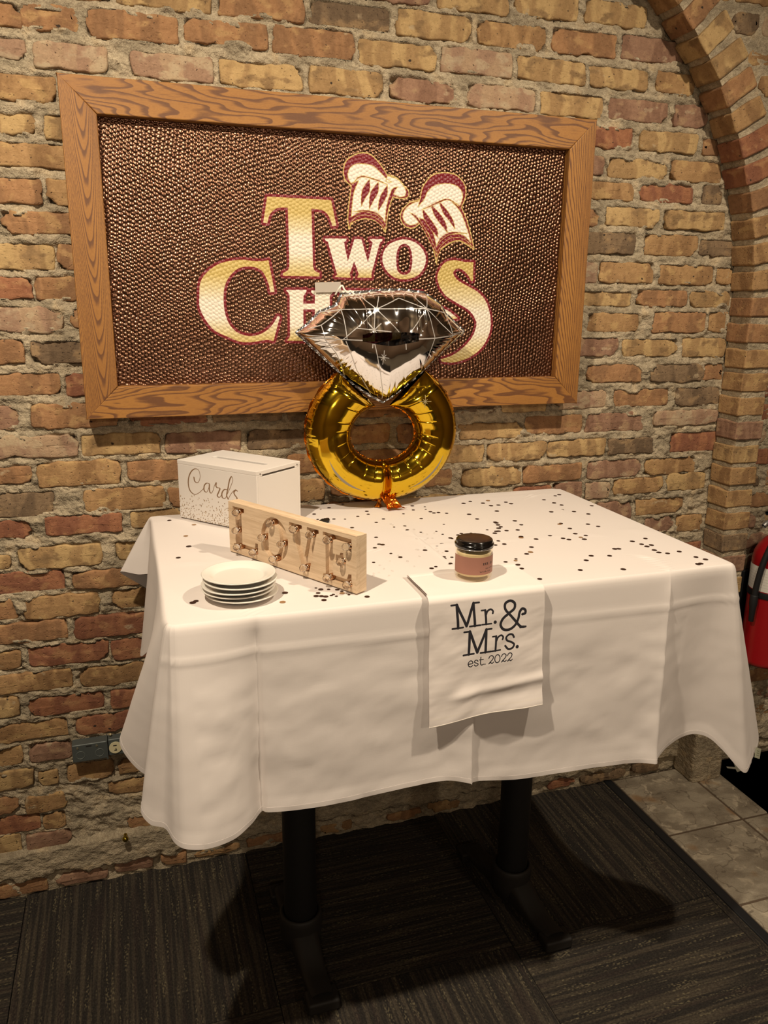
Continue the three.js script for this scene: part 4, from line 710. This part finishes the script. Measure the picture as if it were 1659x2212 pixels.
// ---------------------------------------------------------------- the wooden letter board with bulbs
{
  const L = 0.3745, D = 0.027, H = 0.1093;
  const b = tag(group('letter_board', -0.3837, Y0, 0.4124, -1.0483), 'pale wooden board with cut-out letters LOVE and small clear bulbs', 'letter board');
  const woodT = dataTex(1024, 300, (px, py) => { const x = px / 1024 * 0.375, y = py / 300 * 0.11, n = fbm(x * 9, y * 130, 3, 4), f = nz(x * 40, y * 900, 5); let c = mix3([222, 196, 164], [206, 178, 145], sstep(-0.25, 0.3, n)); c = mix3(c, [188, 158, 126], sstep(0.2, 0.45, f) * 0.4); const g = nz(x * 900, y * 1800, 1) * 7; return [c[0] + g, c[1] + g, c[2] + g]; });
  const wood = std(0xffffff, 0.62, { map: woodT, bumpMap: woodT, bumpScale: 0.0004 });
  const P = (t, path) => { t.trim().split(' ').forEach((q, i) => { const [x, y] = q.split(',').map((v) => v / 1000); i ? path.lineTo(x, y) : path.moveTo(x, y); }); path.closePath(); return path; };
  const ell = (path, cx, cy, rx, ry) => { path.absellipse(cx / 1000, cy / 1000, rx / 1000, ry / 1000, 0, Math.PI * 2, false, 0); return path; };
  const FD = 0.009, s = P('0,0 374.5,0 374.5,109.3 0,109.3', new THREE.Shape());
  s.holes.push(P('14,101 52,101 52,92 43,90 43,24 84,24 86,35 94,35 94,12 14,12 14,20 22,22 22,90 14,92', new THREE.Path()), ell(new THREE.Path(), 147, 56, 41, 45), P('192,101 229,101 229,93 222,92 235,40 248,92 243,93 243,101 276,101 276,93 270,92 248,11 230,11 199,92 192,93', new THREE.Path()), P('287,101 362,101 362,77 355,78 350,90 314,90 314,64 331,64 334,70 341,70 341,42 334,42 331,49 314,49 314,22 350,22 354,33 362,34 362,10 287,10 287,18 294,20 294,91 287,93', new THREE.Path()));
  const uvScale = (g) => { const uv = g.attributes.uv, p = g.attributes.position; for (let i = 0; i < p.count; i++) uv.setXY(i, p.getX(i) / 0.375 + p.getZ(i) * 0.3, p.getY(i) / 0.11 + p.getZ(i) * 3); return g; };
  const opt = { depth: FD, bevelEnabled: false, curveSegments: 28 };
  mesh('letter_panel', moved(uvScale(new THREE.ExtrudeGeometry(s, opt)), 0, 0, -FD), wood, b);
  const isl = ell(new THREE.Shape(), 146, 55.5, 18.5, 32); mesh('letter_island', moved(uvScale(new THREE.ExtrudeGeometry(isl, opt)), 0, 0, -FD), wood, b);
  const back = new RoundedBoxGeometry(L, H, D - FD, 1, 0.0006); uvScale(back); mesh('back_panel', moved(back, L / 2, H / 2, -D + (D - FD) / 2), wood, b);
  const bulbGlass = phys('#ffffff', 0.02, { transmission: 1, thickness: 0.01, ior: 1.45, flatShading: true }), brass = std('#c79c78', 0.22, { metalness: 1 });
  const ball = new THREE.IcosahedronGeometry(0.0078, 1), cap = moved(lathe([[0.0028, 0], [0.0064, 0], [0.0066, 0.008], [0.0058, 0.0105], [0.0035, 0.0112]], 20), 0, 0, 0, Math.PI / 2);
  const spots = '28,92 25,53 27,17 79,17 136,90 109,55 168,54 142,17 205,92 252,90 233,20 299,90 349,88 334,56 298,16 350,15';
  for (const t of spots.split(' ')) { const [x, y] = t.split(',').map((v) => v / 1000); const c = mesh('bulb_cap', cap, brass, b); c.position.set(x + 0.008, y, -FD); const g = mesh('bulb', ball, bulbGlass, c); g.position.set(0, 0, 0.0185); }
  partNames(b);
}

// ---------------------------------------------------------------- the plates
{
  const china = phys('#e2ddd3', 0.22, { clearcoat: 0.4, clearcoatRoughness: 0.1 });
  const prof = [[0, 0.0022], [0.030, 0.0022], [0.0385, 0.0024], [0.0395, 0.0004], [0.0425, 0.0], [0.0445, 0.0022], [0.052, 0.0058], [0.0625, 0.0092], [0.0655, 0.0104], [0.0662, 0.0118], [0.0652, 0.0126], [0.0625, 0.0122], [0.054, 0.0096], [0.049, 0.0078], [0.0462, 0.0054], [0.043, 0.0044], [0.020, 0.0042], [0, 0.0042]];
  const geo = lathe(prof, 96), r = rng(4), words = ['lowest of the five stacked white plates, resting on the tablecloth', 'second lowest of the five stacked white plates', 'middle one of the five stacked white plates', 'second from the top of the five stacked white plates', 'topmost of the five stacked white plates, its empty face showing'];
  for (let i = 0; i < 5; i++) { const m = mesh('plate', geo, china); m.position.set(-0.400 + (i === 4 ? -0.001 : (r() - 0.5) * 0.006), T + 0.0012 + i * 0.0084, 0.684 + (i === 4 ? -0.003 : (r() - 0.5) * 0.005)); m.rotation.z = (r() - 0.5) * 0.008; tag(m, words[i], 'plate', 'stacked white plates'); }
}

// ---------------------------------------------------------------- the towel and the candle
{
  const t = tag(group('hand_towel', 0.034, T, 0.79), 'cream hand towel printed Mr. & Mrs., hanging over the front edge of the table', 'towel');
  const print = canvasTex(900, 900, (k) => {
    k.scale(1.5, 1.5); k.fillStyle = '#e3d9d2'; k.fillRect(0, 0, 600, 600); k.strokeStyle = k.fillStyle = '#17131b'; k.lineCap = k.lineJoin = 'round';
    const line = (w, ...q) => { k.lineWidth = w; k.beginPath(); q.forEach(([x, y], i) => (i ? k.lineTo(x, y) : k.moveTo(x, y))); k.stroke(); };
    const curve = (w, q) => { const c = new THREE.CatmullRomCurve3(q.map(([x, y]) => new THREE.Vector3(x, y, 0))), p = c.getPoints(60); k.lineWidth = w; k.beginPath(); p.forEach((v, i) => (i ? k.lineTo(v.x, v.y) : k.moveTo(v.x, v.y))); k.stroke(); };
    const M = (x, y, w, h) => { const l = 13; line(l, [x + w * 0.2, y + h], [x + w * 0.2, y]); line(l, [x + w * 0.8, y + h], [x + w * 0.8, y]); line(l, [x + w * 0.2, y], [x + w * 0.5, y + h * 0.96]); line(l, [x + w * 0.5, y + h * 0.96], [x + w * 0.8, y]); line(9, [x, y], [x + w * 0.22, y]); line(9, [x + w * 0.78, y], [x + w, y]); line(9, [x, y + h], [x + w * 0.38, y + h]); line(9, [x + w * 0.62, y + h], [x + w, y + h]); };
    const R = (x, y, w, h) => { line(11, [x + w * 0.34, y + h], [x + w * 0.34, y + 3]); line(8, [x + 2, y + 3], [x + w * 0.34, y + 3]); line(8, [x, y + h], [x + w * 0.78, y + h]); curve(9, [[x + w * 0.34, y + h * 0.42], [x + w * 0.52, y + h * 0.12], [x + w * 0.8, y + h * 0.02], [x + w * 0.97, y + h * 0.16], [x + w * 0.93, y + h * 0.3]]); };
    const S = (x, y, w, h, l) => curve(l, [[x + w * 0.9, y + h * 0.24], [x + w * 0.72, y + h * 0.04], [x + w * 0.36, y], [x + w * 0.08, y + h * 0.18], [x + w * 0.2, y + h * 0.4], [x + w * 0.62, y + h * 0.54], [x + w * 0.96, y + h * 0.74], [x + w * 0.78, y + h * 0.97], [x + w * 0.36, y + h * 1.0], [x + w * 0.04, y + h * 0.76]]);
    M(113, 38, 141, 111); R(262, 76, 62, 72); k.beginPath(); k.arc(330, 143, 8.5, 0, 7); k.fill();
    const ax = 355, ay = 47, aw = 143, ah = 142, A = (q) => q.map(([x, y]) => [ax + x * aw, ay + y * ah]);
    curve(13, A([[0.93, 0.985], [0.8, 0.96], [0.6, 0.74], [0.4, 0.5], [0.22, 0.26], [0.24, 0.07], [0.42, 0.0], [0.58, 0.1], [0.57, 0.28], [0.36, 0.42], [0.1, 0.6], [0.03, 0.8], [0.14, 0.97], [0.36, 1.0], [0.58, 0.88], [0.7, 0.66], [0.76, 0.44], [0.86, 0.33], [0.97, 0.38], [0.97, 0.5], [0.86, 0.53]])); line(10, [ax + aw * 0.78, ay + ah * 0.985], [ax + aw, ay + ah * 0.985]);
    M(173, 174, 139, 112); R(317, 211, 60, 75); S(388, 214, 52, 73, 10); k.beginPath(); k.arc(455, 282, 8.5, 0, 7); k.fill();
    const e = (x, y) => curve(4.6, [[x, y + 15], [x + 24, y + 14], [x + 20, y + 3], [x + 11, y], [x + 1, y + 10], [x + 4, y + 25], [x + 14, y + 30], [x + 24, y + 25]]);
    e(198, 319); S(229, 320, 21, 29, 4.6); curve(4.6, [[262, 308], [262, 342], [268, 349], [277, 346]]); line(4.6, [255, 321], [275, 321]); k.beginPath(); k.arc(285, 347, 3.2, 0, 7); k.fill();
    const two = (x) => { curve(4.8, [[x, 320], [x + 5, 311], [x + 15, 308], [x + 24, 316], [x + 20, 329], [x + 8, 340], [x + 1, 348]]); curve(4.8, [[x + 1, 348], [x + 10, 343], [x + 18, 348], [x + 26, 342]]); };
    two(304); k.lineWidth = 4.8; k.beginPath(); k.ellipse(350, 328, 14, 20, 0, 0, 7); k.stroke(); two(372); two(404);
    k.fillStyle = k.strokeStyle = '#e2d8ca'; k.lineWidth = 1.2; for (const y of [565, 569]) line(1.2, [0, y], [600, y]);
  });
  const mat = phys(0xffffff, 0.92, { map: print, bumpMap: weave, bumpScale: 0.0002, sheen: 0.2, sheenColor: new THREE.Color(1, 1, 1), side: THREE.DoubleSide });
  const top = 0.122, bend = 0.020, hang = 0.228, len = top + bend + hang;
  const g = gridGeo(64, 150, (u, v) => {
    const s = v * len, side = u * 2 - 1; let y, z, x;
    const drift = lerp(0.004, 0, v);
    x = side * 0.1165 + drift - 0.0 + (s < top ? 0.0 : 0);
    if (s < top) { y = 0.0052; z = -top + s + (side < 0 ? 0.004 : 0) * (1 - s / top); y += 0.002 * fbm(u * 4, s * 12, 3, 2) + (s < 0.012 ? 0.0012 : 0) + (side < -0.97 ? 0.004 : 0); }
    else if (s < top + bend) { const a = (s - top) / bend * Math.PI / 2, r = bend / (Math.PI / 2); y = 0.0052 - r * (1 - Math.cos(a)); z = r * Math.sin(a); }
    else { const q = s - top - bend, r = bend / (Math.PI / 2), w = sstep(0, 0.05, q); y = 0.0052 - r - q; z = r + q * 0.05; z += w * (0.0075 * fbm(u * 2.6, q * 9, 7, 2) + 0.0018 * fbm(u * 4 + q * 20, q * 30, 9, 2)); z += 0.0035 * Math.exp(-(((q - 0.185 + u * 0.012) / 0.010) ** 2)) * sstep(0.12, 0.3, u); z += 0.006 * sstep(0.195, 0.228, q) * sstep(0.3, 1, u); x += side * 0.0 + 0.004 * fbm(q * 9, u, 5, 2) + 0.003 * w; y -= 0.010 * w * sstep(0.55, 0.0, u) * q / hang - 0.004 * w * sstep(0.5, 1, u) * q / hang; }
    const vv = s < top + bend * 0.5 ? 0.9999 : 1 - (s - top - bend * 0.5) / (hang + bend * 0.5);
    return [x, y, z, u, clamp(vv, 0.001, 0.995)];
  });
  // thickness: a second skin just under the first, joined at the rim by a folded hem
  mesh('cloth', g, mat, t);
  const under = g.clone(); { const p = under.attributes.position, n = under.attributes.normal; for (let i = 0; i < p.count; i++) p.setXYZ(i, p.getX(i) + n.getX(i) * 0.0022, p.getY(i) + n.getY(i) * 0.0022, p.getZ(i) + n.getZ(i) * 0.0022); const uv = under.attributes.uv; for (let i = 0; i < uv.count; i++) uv.setXY(i, uv.getX(i), 0.999); }
  const sgn = (() => { const n = g.attributes.normal; return n.getY(70) > 0 ? -1 : 1; })();
  if (sgn < 0) { const p = under.attributes.position, n = under.attributes.normal; for (let i = 0; i < p.count; i++) p.setXYZ(i, p.getX(i) - n.getX(i) * 0.0044, p.getY(i) - n.getY(i) * 0.0044, p.getZ(i) - n.getZ(i) * 0.0044); }
  mesh('reverse_side', under, mat, t);
  const hemLine = tube(Array.from({ length: 30 }, (_, i) => { const k = (150 * 65) + Math.round(i / 29 * 64); const p = g.attributes.position, q = under.attributes.position; return [(p.getX(k) + q.getX(k)) / 2, (p.getY(k) + q.getY(k)) / 2, (p.getZ(k) + q.getZ(k)) / 2]; }), 0.0016, 60, 6); mesh('hem', hemLine, std('#ece3d6', 0.9), t);
}
{
  const R = 0.0362, c = tag(group('jar_candle', 0.044, T + 0.0082, 0.716), 'glass jar candle with a black lid and dusty pink label, standing on the towel', 'candle');
  mesh('jar', lathe([[0, 0.0], [R - 0.004, 0.0], [R - 0.0008, 0.0022], [R, 0.005], [R, 0.057], [R - 0.001, 0.0605], [R - 0.003, 0.0615], [R - 0.003, 0.0605], [R - 0.0026, 0.057], [R - 0.0026, 0.0075], [R - 0.006, 0.0062], [0, 0.006]], 64), phys('#fdfaf2', 0.03, { transmission: 1, thickness: 0, ior: 1.48 }), c);
  mesh('wax', lathe([[0, 0.0066], [R - 0.0055, 0.0068], [R - 0.0028, 0.009], [R - 0.0028, 0.050], [R - 0.0045, 0.052], [0, 0.0515]], 64), phys('#f0e2c0', 0.45), c);
  mesh('lid_rim', lathe([[R - 0.002, 0.0595], [R + 0.0004, 0.0598], [R + 0.0006, 0.0612], [R - 0.002, 0.0618]], 64), std('#cfccc8', 0.2, { metalness: 1 }), c);
  mesh('lid', lathe([[0, 0.0625], [R, 0.0615], [R + 0.0014, 0.0625], [R + 0.0017, 0.0655], [R + 0.0012, 0.0675], [R - 0.0002, 0.0682], [R - 0.0006, 0.0700], [R - 0.0012, 0.0738], [R - 0.0035, 0.0756], [R - 0.008, 0.0762], [0, 0.0764]], 64), phys('#0c0a0a', 0.18, { clearcoat: 0.6, clearcoatRoughness: 0.08 }), c);
  const lab = canvasTex(900, 420, (k, w, h) => {
    k.fillStyle = '#9d6d5c'; k.fillRect(0, 0, w, h); const r = rng(3); for (let i = 0; i < 400; i++) { k.globalAlpha = 0.05; k.fillStyle = r() < 0.5 ? '#c08f78' : '#8e5f50'; k.fillRect(r() * w, r() * h, 3, 20 + r() * 60); } k.globalAlpha = 1;
    k.fillStyle = '#35201c'; k.font = 'bold 104px serif'; let x = 470; for (const ch of ['m', 'a', 'r']) { k.fillText(ch, x, 190); x += ch === 'm' ? 128 : 92; }
    k.font = 'bold 50px serif'; k.fillText('so swe', 520, 290); k.fillText('with yo', 430, 362);
  });
  const A = Math.PI * 1.1, lg = gridGeo(48, 4, (u, v) => { const a = lerp(-A / 2, A / 2, u); return [Math.sin(a) * (R + 0.0003), lerp(0.0125, 0.047, v), Math.cos(a) * (R + 0.0003), u, v]; });
  const l = mesh('label', lg, std(0xffffff, 0.6, { map: lab, side: THREE.DoubleSide }), c); l.rotation.y = -0.02; l.userData.label = 'dusty pink paper label with dark lettering';
}

// ---------------------------------------------------------------- confetti and small gems strewn over the cloth
{
  const DOTS = '265,159; 291,144; 316,171; 341,149; 325,202; 347,201; 380,178; 386,197; 492,183; 545,151; 563,141; 501,222; 509,248; 484,293; 447,303; 505,317; 582,277; 528,348; 475,432; 488,456; 407,414; 414,409; 412,454; 315,258; 233,268; 234,315; 316,357; 315,393; 286,431; 264,355; 264,362; 260,379; 249,405; 259,396; 232,428; 238,428; 258,429; 222,441; 217,410; 268,483; 264,491; 292,510; 336,495; 355,521; 363,533; 401,497; 417,516; 398,526; 398,541; 253,561; 234,593; 220,602; 182,627; 176,637; 168,663; 164,687; 152,639; 169,753; 346,653; 319,677; 274,728; 202,501; 205,525; 183,526; 152,166; 145,191; 148,217; 152,231; 165,230; 182,243; 102,273; 136,338; 97,388; 102,415; 108,447; 110,453; 134,431; 146,421; 169,425; 177,430; 193,453; 56,495; 72,485; 20,517; 62,537; 41,573; 40,584; 57,579; 36,622; 2,627; -10,634; 59,386; -115,115; -91,107; -47,80; -7,168; -12,197; -142,157; -145,208; -126,205; -120,206; -106,216; -80,225; -43,210; -84,304; 11,251; -15,275; 13,327; 39,329; 34,363; -53,396; -62,447; -56,453; -79,470; -58,518; -47,548; -111,565; 75,217; 112,188; 124,147; -259,679; -252,689; -238,693; -261,706; -268,720; -259,723; -252,727; -241,725; -236,721; -233,731; -259,743; -219,719; -209,730; -180,749; -319,688; -332,732; -223,699; -217,709; -208,660; -493,121; -439,174; -465,266; -465,349; -492,422; -479,684; -485,690; 494,586; 536,576; 501,611; 502,629; 518,623; 501,657; 500,674; 514,685; 547,681; 556,724; 565,743; 529,764; 537,763; 432,626; 423,624; 384,664; 361,748';
  const GEMS = '12,305; 14,314; 56,438; 48,447; 66,441; 30,436; 2,510; 5,514; 25,502; -49,539; -78,570; -106,590; -104,613; -120,631; -132,634; -137,647; -107,654; -92,630; -41,617; -43,582; -8,558; 43,535; 48,549; 47,516; 85,405; 59,398; 50,364; 66,408';
  const foil = std('#3e2418', 0.55, { metalness: 0.5 }), tan = std('#a8835c', 0.5, { metalness: 0.4 });
  const disc = new THREE.CylinderGeometry(1, 1, 0.00035, 20), r = rng(31);
  for (const t of DOTS.split(';')) {
    if (!t.trim()) continue; const [x, z] = t.trim().split(',').map((v) => v / 1000); if (z > 0.8) continue;
    const pale = (x < -0.43 && z < 0.3 && z > 0.16) || (r() < 0.05);
    const big = x > 0.22 || x < -0.3, s = big ? 0.0048 + r() * 0.0012 : r() < 0.45 ? 0.0026 + r() * 0.0009 : 0.0040 + r() * 0.0012;
    const m = mesh('confetti_dot', disc, pale ? tan : foil); m.scale.set(s, 1, s); m.position.set(x, clothTop(x, z) + 0.0007, z); m.rotation.set((r() - 0.5) * 0.05, r() * 3, (r() - 0.5) * 0.05);
    const at_left = 'at the left end of the table near the plates'; const place = x < -0.3 ? at_left : z > 0.66 && x < -0.15 ? 'at the foot of the wooden letter board' : x > 0.48 ? 'at the far right end of the table' : z < 0.26 && x < 0.1 ? 'round the foot of the ring balloon' : x < 0.1 ? 'between the letter board and the candle' : z > 0.55 ? 'right of the candle and the towel' : z < 0.3 ? 'at the back of the right half of the table' : 'on the middle of the right half of the table';
    tag(m, (pale ? 'pale gold' : 'dark copper') + ' confetti dot ' + place, 'confetti', (pale ? 'pale gold' : 'dark copper') + ' confetti dots ' + place);
  }
  const gem = new THREE.OctahedronGeometry(0.0030, 0), clear = phys('#ffffff', 0.03, { transmission: 1, thickness: 0, ior: 1.7, flatShading: true });
  for (const t of GEMS.split(';')) { if (!t.trim()) continue; const [x, z] = t.trim().split(',').map((v) => v / 1000); const m = mesh('clear_gem', gem, clear); m.scale.set(1 + r() * 0.3, 0.6, 1 + r() * 0.3); m.position.set(x, clothTop(x, z) + 0.0021, z); m.rotation.y = r() * 3; const where = x < -0.035 ? 'just right of the letter board' : x > 0.035 ? 'behind and beside the candle' : 'midway between letter board and candle'; tag(m, 'tiny clear gem on the cloth, ' + where, 'gem', 'clear gems ' + where); }
  const q = new THREE.Shape(); q.moveTo(-0.013, -0.001); q.lineTo(-0.002, 0.011); q.lineTo(0.004, 0.008); q.lineTo(0.013, 0.004); q.lineTo(0.008, -0.008); q.lineTo(-0.004, -0.012); q.closePath();
  const bq = mesh('black_cap', moved(new THREE.ExtrudeGeometry(q, { depth: 0.003, bevelEnabled: true, bevelSize: 0.001, bevelThickness: 0.001, bevelSegments: 2 }), -0.135, T + 0.0026, 0.238, -Math.PI / 2), std('#0f0d0d', 0.5)); tag(bq, 'small black scrap on the cloth behind the wooden letter board', 'scrap');
}

// ---------------------------------------------------------------- on the wall by the floor
{
  const steel = std('#5a605e', 0.5, { metalness: 0.35 }), hole = std('#23211f', 0.9);
  const w = 0.088, h = 0.051;
  const b = tag(group('junction_box', -0.729, 0.429, 0), 'grey metal junction box cover on the brick, left of the cloth', 'junction box');
  mesh('cover', moved(new RoundedBoxGeometry(w, h, 0.034, 3, 0.003), 0, 0, 0.017), steel, b);
  for (const s of [-1, 1]) { mesh('knockout', moved(new THREE.TorusGeometry(0.0108, 0.0009, 8, 28), s * 0.024, -0.005, 0.034), std('#747a76', 0.5, { metalness: 0.4 }), b); mesh('screw', moved(new THREE.CylinderGeometry(0.003, 0.003, 0.002, 14), s * 0.024 - 0.006, 0.017, 0.0345, Math.PI / 2), std('#b9b39a', 0.35, { metalness: 0.8 }), b); }
  mesh('slot', moved(new THREE.BoxGeometry(0.014, 0.0036, 0.001), -0.002, 0.019, 0.0341), hole, b); mesh('edge_lip', moved(new RoundedBoxGeometry(0.004, h + 0.003, 0.037, 2, 0.001), w / 2 - 0.001, 0, 0.0185), steel, b);
  partNames(b);
  const o = tag(group('outlet_box', -0.646, 0.430, 0), 'grey metal outlet box with a cream socket, half behind the cloth', 'outlet');
  mesh('cover', moved(new RoundedBoxGeometry(0.074, 0.048, 0.028, 3, 0.003), 0, 0, 0.014), steel, o);
  const cream = std('#d8cda6', 0.5);
  for (const s of [-1, 1]) { const f = mesh('socket', moved(new THREE.CylinderGeometry(0.0165, 0.0165, 0.004, 32), s * 0.019, -0.001, 0.0285, Math.PI / 2), cream, o); mesh('slot', moved(new THREE.BoxGeometry(0.009, 0.0022, 0.001), s * 0.019 - 0.001, 0.006, 0.0306), hole, f); mesh('slot', moved(new THREE.BoxGeometry(0.007, 0.0022, 0.001), s * 0.019, -0.008, 0.0306), hole, f); mesh('slot', moved(new THREE.BoxGeometry(0.0022, 0.007, 0.001), s * 0.019 + 0.001, -0.006, 0.0306), hole, f); }
  mesh('screw', moved(new THREE.SphereGeometry(0.004, 14, 8), -0.030, 0.030, 0.012), std('#c9bc96', 0.35, { metalness: 0.6 }), o);
  partNames(o);
  const k = tag(group('brass_fitting', -0.660, 0.142, 0.012), 'small shiny brass fitting on the plastered foot of the wall', 'fitting');
  mesh('stem', moved(new THREE.CylinderGeometry(0.004, 0.005, 0.02, 14), 0, 0, 0.006, Math.PI / 2), std('#a8902e', 0.2, { metalness: 1 }), k); mesh('knob', moved(new THREE.SphereGeometry(0.0085, 18, 12), 0, 0.002, 0.018), std('#b09a34', 0.15, { metalness: 1 }), k);
}

// ---------------------------------------------------------------- the fire extinguisher in the next bay
{
  const R = 0.076, e = tag(group('fire_extinguisher', 1.404, 0.43, 0.105), 'red fire extinguisher with a white label band and black hose, hung beyond the brick pier', 'fire extinguisher');
  const red = phys('#930f16', 0.38, { clearcoat: 0.5, clearcoatRoughness: 0.12 }), black = std('#121214', 0.6);
  mesh('cylinder', lathe([[0, 0.004], [0.05, 0], [0.068, 0.002], [R - 0.002, 0.010], [R, 0.02], [R, 0.36], [R - 0.004, 0.385], [R - 0.016, 0.412], [0.040, 0.436], [0.024, 0.446], [0.020, 0.452], [0, 0.452]], 64), red, e);
  mesh('neck', moved(new THREE.CylinderGeometry(0.017, 0.019, 0.05, 24), 0, 0.472, 0), std('#b9b2a2', 0.35, { metalness: 0.8 }), e);
  mesh('handle', tube([[0, 0.495, 0], [-0.03, 0.502, 0.004], [-0.075, 0.490, 0.01], [-0.085, 0.482, 0.011]], 0.008, 24, 8), std('#8f8c88', 0.4, { metalness: 0.7 }), e);
  mesh('lever', tube([[0.01, 0.51, 0], [-0.03, 0.528, 0.003], [-0.078, 0.523, 0.010]], 0.007, 24, 8), black, e);
  mesh('hose', tube([[-0.012, 0.478, 0.018], [-0.035, 0.474, 0.03], [-0.066, 0.43, 0.036], [-0.086, 0.36, 0.03], [-0.0925, 0.28, 0.022], [-0.0935, 0.235, 0.020]], 0.0095, 60, 12), black, e);
  mesh('nozzle', moved(lathe([[0.0095, 0.03], [0.0125, 0.028], [0.013, 0.0], [0.0105, -0.012], [0.008, -0.06], [0.0, -0.062]], 24), -0.0935, 0.225, 0.020), black, e);
  const lab = canvasTex(512, 256, (k, w, h) => { k.fillStyle = '#d8d2c8'; k.fillRect(0, 0, w, h); k.fillStyle = '#b7b0a6'; for (let i = 0; i < 6; i++) k.fillRect(0, 60 + i * 30, w, 3); k.fillStyle = '#c9c2b8'; k.fillRect(0, 0, w, 6); });
  mesh('label_band', gridGeo(48, 2, (u, v) => { const a = lerp(-2.6, 1.6, u); return [Math.sin(a) * (R + 0.0005), lerp(0.265, 0.345, v), Math.cos(a) * (R + 0.0005), u, v]; }), std(0xffffff, 0.5, { map: lab, side: THREE.DoubleSide }), e).userData.label = 'pale printed label band';
  mesh('strap', lathe([[R + 0.0002, 0.242], [R + 0.0025, 0.242], [R + 0.0025, 0.262], [R + 0.0002, 0.262]], 48), black, e);
  mesh('bracket', moved(new RoundedBoxGeometry(0.05, 0.34, 0.02, 2, 0.004), -0.045, 0.13, -0.088), std('#17171a', 0.6), e);
  partNames(e);
}

renderer.render(scene, camera);
